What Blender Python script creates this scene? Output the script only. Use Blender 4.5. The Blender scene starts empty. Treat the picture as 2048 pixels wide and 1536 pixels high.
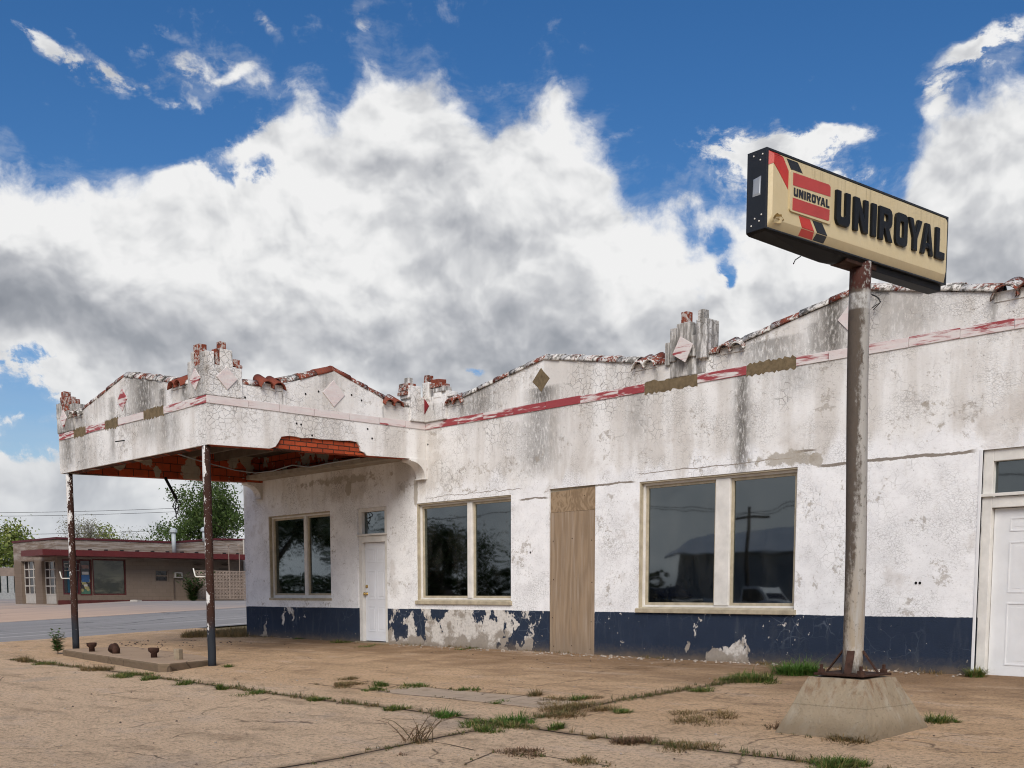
import bpy, bmesh, math, random
from mathutils import Vector, Matrix
from mathutils.geometry import tessellate_polygon
from mathutils import noise as mnoise
random.seed(11)
scene = bpy.context.scene
COL = scene.collection
rad = math.radians

# ------------------------------------------------------------------ camera
FPX, YAW, PITCH, PPY = 2250.0, 0.825, -0.104, 1423.4
C = Vector((0.0, -12.614, 0.92))
_F = Vector((-math.sin(YAW), math.cos(YAW), 0)); R_ = Vector((math.cos(YAW), math.sin(YAW), 0))
F_ = _F * math.cos(PITCH) + Vector((0, 0, math.sin(PITCH)))
U_ = Vector((0, 0, math.cos(PITCH))) - _F * math.sin(PITCH)
FH = _F.copy()
cam = bpy.data.cameras.new("camera")
camo = bpy.data.objects.new("camera", cam)
COL.objects.link(camo)
camo.location = C
camo.rotation_euler = (math.pi / 2 + PITCH, 0, YAW)
cam.sensor_width = 36.0
cam.lens = FPX / 2048 * 36.0
cam.shift_y = (PPY - 768) / 2048
cam.clip_start = 0.1
cam.clip_end = 5000
scene.camera = camo

# real-world positions of surveyed points: sight line of a photo point met with a known plane
def sight(px, py): return R_ * ((px - 1024) / FPX) - U_ * ((py - PPY) / FPX) + F_
def on_y(px, py, y=0.0):
    d = sight(px, py); return C + d * ((y - C.y) / d.y)
def on_x(px, py, x):
    d = sight(px, py); return C + d * ((x - C.x) / d.x)
def on_z(px, py, z):
    d = sight(px, py); return C + d * ((z - C.z) / d.z)
SL = 0.047
def gz(x, y):
    t = max(-9.0, min(12.5, y))
    return SL * t
def on_g(px, py):
    d = sight(px, py)
    t = (SL * C.y - C.z) / (d.z - SL * d.y)
    p = C + d * t
    if t < 0 or p.y > 12.5: p = on_z(px, py, SL * 12.5)
    elif p.y < -9: p = on_z(px, py, -SL * 9)
    return p

# ------------------------------------------------------------------ node helper
class V:
    def __init__(s, g, sock): s.g, s.s = g, sock
    def _o(s, op, b=None, c=None, clamp=False): return s.g.m(op, s, b, c, clamp)
    def __add__(s, b): return s._o('ADD', b)
    def __radd__(s, b): return s._o('ADD', b)
    def __sub__(s, b): return s._o('SUBTRACT', b)
    def __rsub__(s, b): return s.g.m('SUBTRACT', b, s)
    def __mul__(s, b): return s._o('MULTIPLY', b)
    def __rmul__(s, b): return s._o('MULTIPLY', b)
    def __truediv__(s, b): return s._o('DIVIDE', b)
    def __neg__(s): return s._o('MULTIPLY', -1.0)
    def abs(s): return s._o('ABSOLUTE')
    def clamp(s): return s.g.m('ADD', s, 0.0, None, True)

class G:
    def __init__(s, nt): s.nt = nt
    def n(s, t, **kw):
        nd = s.nt.nodes.new(t)
        for k, v in kw.items(): setattr(nd, k, v)
        return nd
    def put(s, sock, v):
        if isinstance(v, V): s.nt.links.new(v.s, sock)
        elif v is not None:
            if hasattr(sock.default_value, '__len__') and not hasattr(v, '__len__'): v = (v,) * len(sock.default_value)
            if hasattr(v, '__len__') and len(sock.default_value) == 4 and len(v) == 3: v = tuple(v) + (1.0,)
            sock.default_value = v
    def m(s, op, a, b=None, c=None, clamp=False):
        nd = s.n('ShaderNodeMath', operation=op, use_clamp=clamp)
        s.put(nd.inputs[0], a)
        if b is not None: s.put(nd.inputs[1], b)
        if c is not None: s.put(nd.inputs[2], c)
        return V(s, nd.outputs[0])
    def mx(s, a, b): return s.m('MAXIMUM', a, b)
    def mn(s, a, b): return s.m('MINIMUM', a, b)
    def ss(s, x, lo, hi, o0=0.0, o1=1.0):
        nd = s.n('ShaderNodeMapRange', interpolation_type='SMOOTHSTEP')
        s.put(nd.inputs[0], x); s.put(nd.inputs[1], lo); s.put(nd.inputs[2], hi); s.put(nd.inputs[3], o0); s.put(nd.inputs[4], o1)
        return V(s, nd.outputs[0])
    def lin(s, x, lo, hi, o0=0.0, o1=1.0):
        nd = s.n('ShaderNodeMapRange', interpolation_type='LINEAR')
        s.put(nd.inputs[0], x); s.put(nd.inputs[1], lo); s.put(nd.inputs[2], hi); s.put(nd.inputs[3], o0); s.put(nd.inputs[4], o1)
        return V(s, nd.outputs[0])
    def pos(s): return V(s, s.n('ShaderNodeNewGeometry').outputs['Position'])
    def nrm(s): return V(s, s.n('ShaderNodeNewGeometry').outputs['Normal'])
    def obj(s): return V(s, s.n('ShaderNodeTexCoord').outputs['Object'])
    def rnd(s): return V(s, s.n('ShaderNodeObjectInfo').outputs['Random'])
    def sep(s, v):
        nd = s.n('ShaderNodeSeparateXYZ'); s.put(nd.inputs[0], v)
        return [V(s, o) for o in nd.outputs]
    def comb(s, x, y, z):
        nd = s.n('ShaderNodeCombineXYZ')
        for i, v in enumerate((x, y, z)): s.put(nd.inputs[i], v)
        return V(s, nd.outputs[0])
    def vm(s, op, a, b=None):
        nd = s.n('ShaderNodeVectorMath', operation=op)
        s.put(nd.inputs[0], a)
        if b is not None: s.put(nd.inputs[1], b)
        return V(s, nd.outputs['Value' if op in ('DOT_PRODUCT', 'LENGTH', 'DISTANCE') else 'Vector'])
    def scale(s, v, k): return s.vm('MULTIPLY', v, k if hasattr(k, '__len__') else (k, k, k))
    def noise(s, v, sc, det=4.0, ro=0.5, di=0.0, color=False, kind='FBM', lac=2.0):
        nd = s.n('ShaderNodeTexNoise', noise_dimensions='3D', noise_type=kind)
        s.put(nd.inputs['Vector'], v); nd.inputs['Scale'].default_value = sc; nd.inputs['Detail'].default_value = det
        nd.inputs['Roughness'].default_value = ro; nd.inputs['Distortion'].default_value = di; nd.inputs['Lacunarity'].default_value = lac
        return V(s, nd.outputs[1 if color else 0])
    def vor(s, v, sc, feature='F1', rnd=1.0, det=0.0, out='Distance', smooth=None):
        nd = s.n('ShaderNodeTexVoronoi', feature=feature)
        s.put(nd.inputs['Vector'], v); nd.inputs['Scale'].default_value = sc; nd.inputs['Randomness'].default_value = rnd
        if 'Detail' in nd.inputs: nd.inputs['Detail'].default_value = det
        if smooth is not None: nd.inputs['Smoothness'].default_value = smooth
        return V(s, nd.outputs[out])
    def mix(s, f, a, b, mode='MIX'):
        nd = s.n('ShaderNodeMix', data_type='RGBA', blend_type=mode)
        s.put(nd.inputs['Factor'], f); s.put(nd.inputs[6], a); s.put(nd.inputs[7], b)
        return V(s, nd.outputs[2])
    def warp(s, v, sc, amt, det=3.0):
        c = s.noise(v, sc, det, color=True)
        c = s.vm('SUBTRACT', c, (.5, .5, .5))
        return s.vm('ADD', v, s.scale(c, amt))
    def bump(s, h, dist=0.01, st=1.0):
        nd = s.n('ShaderNodeBump'); nd.inputs['Strength'].default_value = st; nd.inputs['Distance'].default_value = dist
        s.put(nd.inputs['Height'], h); return V(s, nd.outputs[0])
    def gauss(s, x, c, w):
        d = (x - c) * (1.0 / w)
        return s.m('POWER', 2.718, -(d * d))
    def band(s, x, lo, hi, soft):
        return s.ss(x, lo - soft, lo + soft) * s.ss(x, hi - soft, hi + soft, 1.0, 0.0)

MATS = {}
def material(name, fn):
    m = bpy.data.materials.new(name); m.use_nodes = True
    g = G(m.node_tree); b = m.node_tree.nodes['Principled BSDF']
    def out(col=None, rough=None, bump=None, metal=None, spec=None, **kw):
        if col is not None: g.put(b.inputs['Base Color'], col)
        if rough is not None: g.put(b.inputs['Roughness'], rough)
        if bump is not None: g.put(b.inputs['Normal'], bump)
        if metal is not None: g.put(b.inputs['Metallic'], metal)
        if spec is not None: g.put(b.inputs['Specular IOR Level'], spec)
        for k, v in kw.items(): g.put(b.inputs[k], v)
    fn(g, out); MATS[name] = m
    return m
def plain(name, col, rough=0.7, var=0.25, sc=8.0, spec=0.3, metal=0.0, bumpd=0.0, det=6.0):
    def fn(g, out):
        n = g.noise(g.pos(), sc, det, .6)
        f = g.lin(n, .3, .7, 1.0 - var, 1.0 + var * .6)
        c = g.vm('MULTIPLY', tuple(col), g.comb(f, f, f))
        out(c, rough, g.bump(n, bumpd) if bumpd else None, metal, spec)
    return material(name, fn)

# ------------------------------------------------------------------ mesh helper
WM = {}
class MB:
    def __init__(s): s.v, s.f, s.sm = [], [], False
    def add(s, vs, fs):
        o = len(s.v); s.v += [Vector(p) for p in vs]; s.f += [tuple(i + o for i in f) for f in fs]; return s
    def box(s, x0, x1, y0, y1, z0, z1, rot=None, loc=None):
        vs = [Vector((x, y, z)) for z in (z0, z1) for y in (y0, y1) for x in (x0, x1)]
        if rot is not None: vs = [rot @ p for p in vs]
        if loc is not None: vs = [p + Vector(loc) for p in vs]
        return s.add(vs, [(0, 2, 3, 1), (4, 5, 7, 6), (0, 1, 5, 4), (2, 6, 7, 3), (0, 4, 6, 2), (1, 3, 7, 5)])
    def slab(s, outer, holes, fn, d0, d1):
        """flat polygon with holes given in 2-D, fn(a, b, d) -> 3-D; extruded from d0 to d1"""
        loops = [list(outer)] + [list(h) for h in holes]
        tri = tessellate_polygon([[Vector((a, b, 0)) for a, b in l] for l in loops])
        flat = [p for l in loops for p in l]; n = len(flat)
        vs = [fn(a, b, d0) for a, b in flat] + [fn(a, b, d1) for a, b in flat]
        fs = []
        for t in tri: fs += [tuple(t), tuple(i + n for i in reversed(t))]
        k = 0
        for l in loops:
            for i in range(len(l)):
                a, b = k + i, k + (i + 1) % len(l); fs.append((a, b, b + n, a + n))
            k += len(l)
        return s.add(vs, fs)
    def tube(s, path, r, n=8, caps=True):
        path = [Vector(p) for p in path]; rs = r if hasattr(r, '__len__') else [r] * len(path)
        rings = []; up = None
        for i, p in enumerate(path):
            t = (path[min(i + 1, len(path) - 1)] - path[max(i - 1, 0)]).normalized()
            if up is None: up = t.orthogonal().normalized()
            up = (up - t * up.dot(t)).normalized() if (up - t * up.dot(t)).length > 1e-6 else t.orthogonal().normalized()
            q = t.cross(up); rings.append([p + (up * math.cos(a) + q * math.sin(a)) * rs[i] for a in [2 * math.pi * k / n for k in range(n)]])
        vs = [p for rg in rings for p in rg]; fs = []
        for i in range(len(path) - 1):
            for k in range(n):
                a, b = i * n + k, i * n + (k + 1) % n; fs.append((a, b, b + n, a + n))
        if caps: fs += [tuple(reversed(range(n))), tuple(range(len(vs) - n, len(vs)))]
        return s.add(vs, fs)
    def lathe(s, prof, n=16, loc=(0, 0, 0), rot=None):
        vs, fs = [], []
        for r, z in prof:
            for k in range(n):
                a = 2 * math.pi * k / n; p = Vector((r * math.cos(a), r * math.sin(a), z))
                if rot is not None: p = rot @ p
                vs.append(p + Vector(loc))
        for i in range(len(prof) - 1):
            for k in range(n):
                a, b = i * n + k, i * n + (k + 1) % n; fs.append((a, b, b + n, a + n))
        fs += [tuple(reversed(range(n))), tuple(range(len(vs) - n, len(vs)))]
        return s.add(vs, fs)
    def mesh(s, name, smooth=False, bevel=0.0, fixn=True, jit=0.0):
        me = bpy.data.meshes.new(name)
        if jit:
            for p in s.v: p += mnoise.noise_vector(p * 9.7) * jit
        me.from_pydata([tuple(p) for p in s.v], [], s.f); me.update()
        if fixn or bevel:
            bm = bmesh.new(); bm.from_mesh(me)
            if fixn: bmesh.ops.recalc_face_normals(bm, faces=bm.faces)
            if bevel:
                es = [e for e in bm.edges if len(e.link_faces) == 2 and e.calc_face_angle(0) > 0.6]
                bmesh.ops.bevel(bm, geom=es, offset=bevel, segments=2, profile=.6, affect='EDGES', clamp_overlap=True)
            bm.to_mesh(me); bm.free()
        if smooth:
            for p in me.polygons: p.use_smooth = True
        return me
    def build(s, name, mat, parent=None, smooth=False, bevel=0.0, fixn=True, world=None, jit=0.0):
        return link(name, s.mesh(name, smooth, bevel, fixn, jit), mat, parent, world)
def link(name, me, mat, parent=None, world=None):
    o = bpy.data.objects.new(name, me); COL.objects.link(o)
    if mat is not None and not me.materials: me.materials.append(MATS[mat] if isinstance(mat, str) else mat)
    W = world or Matrix.Identity(4)
    if parent is not None:
        o.parent = parent; o.matrix_parent_inverse = WM[parent.name].inverted()
    o.matrix_basis = W; WM[o.name] = W
    return o
def thing(name, loc, label, cat, group=None):
    o = bpy.data.objects.new(name, None); COL.objects.link(o); o.location = loc; o.empty_display_size = .2
    WM[o.name] = Matrix.Translation(Vector(loc))
    return tag(o, label, cat, group)
def tag(o, label=None, cat=None, group=None, kind=None):
    if label: o['label'] = label
    if cat: o['category'] = cat
    if group: o['group'] = group
    if kind: o['kind'] = kind
    return o

# ------------------------------------------------------------------ sky, sun
SUN_EL, SUN_AZ = rad(40), rad(138)     # azimuth clockwise from +Y (into the wall): behind the camera to the right
sdir = Vector((math.sin(SUN_AZ) * math.cos(SUN_EL), math.cos(SUN_AZ) * math.cos(SUN_EL), math.sin(SUN_EL)))
sl = bpy.data.lights.new("sun", 'SUN'); sl.energy = 3.3; sl.angle = rad(38); sl.color = (1.0, .93, .83)
so = bpy.data.objects.new("sun", sl); COL.objects.link(so)
so.rotation_euler = sdir.to_track_quat('Z', 'Y').to_euler()

world = bpy.data.worlds.new("World"); scene.world = world; world.use_nodes = True
g = G(world.node_tree); bgn = world.node_tree.nodes['Background']
sky = g.n('ShaderNodeTexSky', sky_type='NISHITA', sun_disc=False)
sky.sun_elevation = SUN_EL; sky.sun_rotation = SUN_AZ; sky.altitude = 300; sky.air_density = 1.0; sky.dust_density = .6; sky.ozone_density = 3.0
def uv_of(px, py):
    d = sight(px, py); a, b = d.dot(FH), d.dot(R_); return math.atan2(b, a), d.z / math.hypot(a, b)
dirv = V(g, g.n('ShaderNodeTexCoord').outputs['Generated'])
dz = g.sep(dirv)[2]
df_, dr_ = g.vm('DOT_PRODUCT', dirv, tuple(FH)), g.vm('DOT_PRODUCT', dirv, tuple(R_))
u = g.m('ARCTAN2', dr_, df_)
v = dz / g.mx(g.m('SQRT', df_ * df_ + dr_ * dr_), .02)
p = g.comb(u, v, 0.0)
# outline of the big cumulus bank: height of its top along the horizon
TOP = [(-900, 300), (-300, 250), (0, 318), (80, 325), (160, 312), (240, 305), (300, 262), (345, 160), (380, 120), (450, 150), (520, 160), (600, 180), (660, 190), (700, 150), (722, 75), (760, 52),
       (830, 62), (900, 110), (940, 160), (970, 188), (1030, 185), (1080, 170), (1140, 182), (1190, 215), (1230, 290), (1270, 360), (1340, 385), (1400, 445), (1450, 420), (1530, 400), (1640, 400), (1740, 390), (1800, 350),
       (1835, 230), (1870, 160), (1940, 140), (2048, 132), (2300, 60), (2900, 300)]
U0, U1 = uv_of(-900, 0)[0], uv_of(2900, 0)[0]
fc = g.n('ShaderNodeFloatCurve'); cu = fc.mapping.curves[0]
pts = [((uv_of(x, y)[0] - U0) / (U1 - U0), uv_of(x, y)[1]) for x, y in TOP]
while len(cu.points) < len(pts): cu.points.new(.5, .5)
for q, (a, b) in zip(cu.points, pts): q.location = (a, b); q.handle_type = 'AUTO_CLAMPED'
fc.mapping.extend = 'HORIZONTAL'; fc.mapping.update()
g.put(fc.inputs['Value'], (u - U0) * (1.0 / (U1 - U0)))
vtop = V(g, fc.outputs[0])
def madd(a, b, c, clamp=False): return g.m('MULTIPLY_ADD', a, b, c, clamp)
def total(lst, uu, vv):
    t = None
    for cx, cy, rx, ry, ang, am in lst:
        a0, b0 = uv_of(cx, cy); k = 1.0 / FPX * 1.75; ca, sa = math.cos(rad(ang)), math.sin(rad(ang))
        x = madd(uu, ca / (rx * k), madd(vv, sa / (rx * k), -(a0 * ca + b0 * sa) / (rx * k)))
        y = madd(uu, -sa / (ry * k), madd(vv, ca / (ry * k), (a0 * sa - b0 * ca) / (ry * k)))
        q = madd(x, x, y * y)
        q = madd(q, -1.0, 1.0, True); q = q * q
        t = q * am if t is None else madd(q, am, t)
    return t
wp = g.warp(p, 7.0, .06, 5)
wu, wv = g.sep(wp)[:2]
HOLES = [(415, 255, 115, 42, 22, 1.7), (300, 240, 60, 60, 0, 1.0), (1443, 540, 17, 26, -12, 1.25), (1440, 470, 22, 26, 0, .5), (45, 805, 80, 70, 0, 1.15), (60, 712, 70, 26, 0, .8), (60, 880, 130, 24, 0, .9), (945, 748, 48, 15, -8, .85), (520, 345, 70, 36, 30, .75), (410, 350, 50, 26, 20, .6)]
ADD = [(1500, 272, 130, 32, -4, 1.15), (1640, 275, 70, 22, 0, .8), (1690, 265, 50, 14, -10, .65), (1600, 330, 130, 40, -10, .85), (1585, 195, 46, 15, 35, .72), (1470, 225, 40, 12, 0, .6), (205, 135, 85, 22, -18, .80), (110, 95, 60, 20, -32, .66), (30, 50, 60, 16, -25, .52), (275, 60, 40, 26, 30, .55), (290, 8, 60, 14, -20, .55), (290, 130, 50, 20, 10, .45), (240, 110, 40, 14, 20, .4),
       (535, 40, 40, 12, -40, .6), (1985, 75, 70, 40, 35, .85), (1930, 110, 40, 20, 20, .6), (722, 20, 12, 34, 10, .28), (380, 120, 50, 26, -20, .4), (1855, 190, 26, 40, 20, .5), (150, 70, 60, 12, -35, .5), (1270, 240, 40, 12, 30, .4), (480, 130, 40, 10, 30, .35)]
n1 = g.noise(wp, 7.0, 7.0, .56)
n2 = g.noise(g.vm('ADD', wp, (3.1, 1.7, .4)), 26.0, 5.0, .62)
D = vtop - wv
core = g.m('MULTIPLY_ADD', D, 12.0, -.02)
core = g.mx(g.mn(core, 1.2), -1.5)
hol = total(HOLES, wu, wv)
thin = g.ss(core - hol * .9, -.9, .4, 3.6, .9)
brk = g.ss(g.noise(g.scale(wp, (1.0, 1.5, 1.0)), 19.0, 8.0, .68), .34, .66, .25, 1.75)
brh = g.ss(g.noise(g.vm('ADD', wp, (5.0, 2.0, 1.0)), 13.0, 7.0, .66), .36, .62, .45, 1.5)
dens = core + total(ADD, wu, wv) * brk * 1.12 - hol * brh + (n1 - .5) * g.ss(core, -.9, .4, 2.9, 2.0) + (n2 - .5) * thin
alpha = g.ss(dens, -.05, g.ss(core, -.8, .3, 1.0, .42))
# thin veil / wisps where the density is just below the edge
veil = g.ss(dens + (g.noise(g.scale(wp, (1, 2.2, 1)), 30.0, 4, .65) - .5) * 1.6, -.35, .5) * .20
alpha = g.mx(alpha, veil * g.ss(dens, -.5, -.05))
# puffs: light comes from above, so each puff is bright on top and grey below
def puff(q):
    return g.noise(q, 4.2, 5.0, .5) - g.vor(q, 8.0, 'F1', 1.0, 1.0) * .26
rel = puff(wp) - puff(g.vm('ADD', wp, (.010, .036, 0))) + (g.noise(wp, 15.0, 4.0, .5) - g.noise(g.vm('ADD', wp, (.004, .014, 0)), 15.0, 4.0, .5)) * .8 + (g.noise(wp, 38.0, 3.0, .55) - g.noise(g.vm('ADD', wp, (.0015, .006, 0)), 38.0, 3.0, .55)) * .18
thick = g.ss(dens, .35, 2.0)
GREY = [(520, 690, 560, 85, -2, .80), (420, 735, 420, 50, 0, .35), (250, 660, 260, 50, 0, .3), (150, 600, 300, 90, -14, .7), (1120, 700, 360, 100, 0, .46), (880, 430, 130, 110, 10, .34), (1010, 560, 220, 70, -10, .20), (60, 500, 90, 70, 0, .3), (420, 500, 120, 60, -20, .35), (1150, 760, 320, 60, 0, .4), (1620, 600, 200, 70, 0, .4), (1900, 520, 140, 80, 0, .35), (820, 330, 80, 70, 20, .25), (1960, 330, 50, 60, 0, .2), (640, 480, 90, 50, -20, .3), (300, 940, 300, 25, 0, .25)]
WHITE = [(655, 585, 95, 40, -38, .7), (560, 330, 220, 110, -10, .3), (60, 400, 90, 60, 0, .4), (700, 690, 70, 26, -20, .3), (1300, 420, 130, 80, -40, .35), (200, 740, 90, 25, 0, .3), (300, 430, 160, 60, -30, .3)]
sh = (total(GREY, wu, wv) - total(WHITE, wu, wv)) * g.ss(n1, .3, .62, .7, 1.1)
light = .925 + rel * 1.9 - sh * .31 - thick * .15 + (n1 - .5) * .22
light = g.mx(light, .0)
ccol = g.n('ShaderNodeValToRGB'); el = ccol.color_ramp.elements
el[0].position = .0; el[0].color = (.27, .29, .33, 1)
el[1].position = 1.0; el[1].color = (.95, .95, .95, 1)
for pos_, c_ in ((.28, (.36, .38, .42)), (.5, (.50, .515, .55)), (.72, (.70, .71, .73)), (.88, (.87, .875, .88))):
    e = el.new(pos_); e.color = c_ + (1,)
g.put(ccol.inputs[0], light)
CS = 8.9
cl = g.scale(V(g, ccol.outputs[0]), (CS, CS, CS))
hs = g.n('ShaderNodeHueSaturation'); hs.inputs['Saturation'].default_value = 1.30; hs.inputs['Value'].default_value = .95; hs.inputs['Hue'].default_value = .505
g.put(hs.inputs['Color'], V(g, sky.outputs[0]))
full = g.mix(alpha, V(g, hs.outputs[0]), cl)
# distant cloud haze close to the horizon, and nothing but dull ground colour under it
hz = g.ss(v, .0, .24, .70, .0) * g.ss(g.noise(g.scale(p, (1.2, 5, 1)), 6, 5), .3, .6, .5, 1.0)
full = g.mix(hz, full, (5.4, 5.7, 6.1))
full = g.mix(g.ss(dz, -.02, .0, 1.0, 0.0), full, (1.4, 1.2, 1.0))
g.nt.links.new(full.s, bgn.inputs['Color'])
bgn.inputs['Strength'].default_value = .09
world.cycles.sampling_method = 'MANUAL'; world.cycles.sample_map_resolution = 512

scene.view_settings.view_transform = 'Standard'; scene.view_settings.look = 'None'
scene.view_settings.exposure = 0.20; scene.cycles.filter_width = 1.1; scene.view_settings.gamma = 1.0
scene.cycles.use_denoising = True
scene.cycles.use_adaptive_sampling = True; scene.cycles.adaptive_threshold = .02; scene.cycles.adaptive_min_samples = 12
scene.cycles.max_bounces = 6
scene.cycles.transparent_max_bounces = 12

# ------------------------------------------------------------------ materials
def fine_bump(g, P, extra=None, dist=.006, st=.8):
    h = g.noise(P, 55, 5, .65) * .7 + g.noise(P, 9, 4, .55) * 1.0
    if extra is not None: h = h + extra
    return g.bump(h, dist, st)

def stucco(extra=0.0, dado=True, grey=0.0):
    def fn(g, out):
        P = g.pos(); x, y, z = g.sep(P)
        s1 = x + y; s3 = madd_(g, y, 3.0, x)
        Ps = g.comb(s1, z, 0.0)                                 # wall-plane coordinates
        Pw = g.warp(Ps, 3.0, .10, 4)
        big = g.noise(Ps, .55, 4, .55)
        mid = g.noise(Ps, 3.2, 6, .6)
        fin = g.noise(Ps, 22, 5, .65)
        drip = g.noise(g.comb(s1 * 1.25, z * .16, 3.0), 1.6, 5, .6)
        drip2 = g.noise(g.comb(s1 * 4.5, z * .28, 7.0), 1.5, 6, .65)
        # newest white coat below, older pinkish-grey coat above it
        edge = z + (g.noise(g.comb(s1 * 1.4, z * .3, 1.0), 1.3, 5, .6) - .5) * 1.3
        old = g.ss(edge, 2.62, 2.86)
        white = g.mix(g.ss(mid, .35, .7), (.83, .832, .836), (.74, .74, .745))
        warm = g.mix(g.ss(drip, .40, .60), (.58, .55, .51), (.76, .75, .73))
        warm = g.mix(g.ss(mid, .5, .8) * .5, warm, (.45, .41, .37))
        col = g.mix(old * .84, white, warm)
        # worn bare plaster showing through in patches
        bare = g.ss(g.noise(Pw, 1.5, 8, .66) + (big - .5) * .5, .57, .68)
        col = g.mix(bare * .38, col, (.47, .425, .38))
        chip = g.ss(g.noise(Pw, 12, 6, .7) * .6 + g.noise(Pw, 2.2, 3) * .55, .66, .72)
        col = g.mix(chip * .62, col, (.36, .32, .275))
        col = g.mix(g.ss(fin, .52, .74) * .34, col, (.38, .36, .34))
        pep = g.ss(g.noise(Pw, 34, 5, .7) + (g.noise(Ps, 1.1, 4) - .5) * .4, .63, .70)
        col = g.mix(pep * .6, col, (.22, .205, .19))
        # crazing: fine and coarse crack nets, strong in some areas only
        c1 = g.ss(g.vor(g.warp(Ps, 7, .07, 3), 10.5, 'DISTANCE_TO_EDGE'), .0, .05, 1.0, 0.0)
        c2 = g.ss(g.vor(g.warp(Ps, 3, .22, 4), 3.3, 'DISTANCE_TO_EDGE'), .0, .012, 1.0, 0.0)
        c3 = g.ss(g.vor(g.warp(g.scale(Ps, (1, 1.5, 1)), 12, .05, 3), 24, 'DISTANCE_TO_EDGE'), .0, .09, 1.0, 0.0)
        r1 = g.ss(g.noise(Ps, .9, 5, .6), .47, .62); r3 = g.ss(g.noise(g.vm('ADD', Ps, (9, 4, 0)), 1.3, 5, .6), .46, .62)
        up = g.ss(z, 2.3, 3.4, .45, 1.0)
        crk = g.mx(g.mx(c1 * r1 * up * .8, c2 * .32 * g.ss(mid, .48, .62)), c3 * r3 * .5)
        corner = g.gauss(x, -15.9, .35) * g.ss(y, -4.5, -2.2, 1.0, .0) * g.ss(z, 3.2, 3.7, .3, 1.0)
        crk = g.mx(crk, c1 * corner)
        col = g.mix(crk * .74, col, (.10, .088, .078))
        # lichen / soot running down from the coping and out of the band
        top = g.ss(z, 3.8, 4.55)
        reg = g.ss(g.noise(g.comb(s1 * .8, z * .2, 5.0), 1.3, 4, .6), .44, .62)
        mil = top * reg * g.ss(drip2, .40, .66)
        RUNS = [(-9.14, .13, 3.86, 2.55, .95), (-13.0, .42, 3.86, 2.9, .62), (-14.5, .5, 4.35, 3.86, .75), (-12.95, .30, 4.15, 3.85, .95), (-8.75, .5, 4.2, 3.86, .7), (-7.85, .22, 4.5, 3.86, 1.0), (-8.05, .12, 4.3, 3.86, .7),
                (-30.65, .55, 4.55, 3.80, 1.0), (-31.9, .12, 4.3, 3.3, .6), (-33.2, .3, 4.3, 3.2, .5), (-29.9, .3, 3.82, 3.3, .6), (-30.0, .14, 4.2, 3.8, .85), (-29.2, .16, 4.5, 3.85, .9), (-30.4, .5, 3.85, 3.45, .55), (-29.6, .2, 3.8, 3.2, .5), (-33.9, .35, 4.5, 3.3, .8), (-31.35, .05, 4.1, 3.8, .8), (-11.0, .2, 3.86, 3.2, .4), (-6.9, .6, 4.5, 3.95, .4), (-16.0, .5, 4.2, 3.9, .3), (-8.35, .3, 3.86, 3.5, .45), (-28.8, .22, 4.6, 3.95, .85), (-14.9, .1, 4.1, 3.85, .7), (-10.65, .06, 4.1, 3.85, .6), (-5.8, .07, 4.2, 3.86, .6),
                (-24.55, .05, 4.1, 3.85, .7), (-18.65, .05, 4.1, 3.85, .6)]
        run = None
        sj = s3 + (drip - .5) * .25
        for c, w, z1, z0, a in RUNS:
            t = g.gauss(sj, c, w) * g.ss(z, z0 - .25, z0 + .2) * g.ss(z, z1 - .02, z1 + .03, 1.0, 0.0) * a
            run = t if run is None else g.mx(run, t)
        speck = g.ss(g.noise(g.comb(s1 * 6, z * 2.0, 0.0), 4.5, 7, .72), .30, .54)
        m = g.mx(mil * g.ss(x, -15.95, -15.85, .85, .55), run * speck)
        if extra: m = g.mx(m, g.ss(g.noise(g.comb(s1 * 5, z * .9, 2.0), 2.5, 7, .68), .62 - extra * .3, .72 - extra * .15) * .85)
        col = g.mix(m * .94, col, g.mix(fin, (.06, .056, .05), (.15, .138, .12)))
        # long open crack over the doors and windows
        wob = (g.noise(g.comb(x, 0.0, 0.0), 2.0, 8, .65) - .5)
        for x0, x1, zc, am, wd in ((-8.0, -5.92, 2.53, .10, .022), (-12.0, -11.0, 2.55, .10, .016), (-13.5, -12.8, 2.44, .14, .016), (-11.0, -8.3, 2.66, .12, .004), (-8.35, -7.98, 2.73, .05, .018), (-15.9, -13.4, 2.62, .25, .003)):
            dzz = (z - zc - wob * am).abs() - (g.noise(g.comb(x, 2.0, 0.0), 5, 4, .6) - .42) * wd * 2.2
            k = g.ss(dzz, wd * .5, wd * .5 + .006, 1.0, 0.0) * g.ss(x, x0 - .02, x0 + .1) * g.ss(x, x1 - .1, x1 + .02, 1.0, 0.0)
            col = g.mix(k * .95, col, g.mix(mid, (.15, .125, .10), (.26, .225, .185)))
        # pocked bare patches over windows and under the canopy
        for cx, cz, rx, rz, a in ((-8.45, 2.66, .75, .14, .5), (-14.6, 2.66, 1.3, .12, .32), (-18.5, 3.12, 2.6, .16, .42), (-18.3, 2.95, .09, .13, 1.2), (-16.2, 2.75, .07, .3, .75), (-8.0, 2.62, .12, .12, .6), (-12.95, 3.0, .45, .55, .26), (-6.5, 2.95, .5, .5, .3), (-6.5, 1.2, .7, .3, .22), (-9.6, 2.75, 1.6, .2, .22), (-21.9, 1.6, .4, 1.2, .18)):
            k = g.gauss(x, cx, rx) * g.gauss(z, cz, rz) * a
            k = g.ss(k + (g.noise(Pw, 6, 7, .7) - .5) * .9, .30, .40) * g.ss(y, -.3, -.2)
            col = g.mix(k * .8, col, g.mix(fin, (.27, .235, .185), (.44, .40, .34)))
        h = crk * -1.2 - chip * .5 - bare * .25
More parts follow.
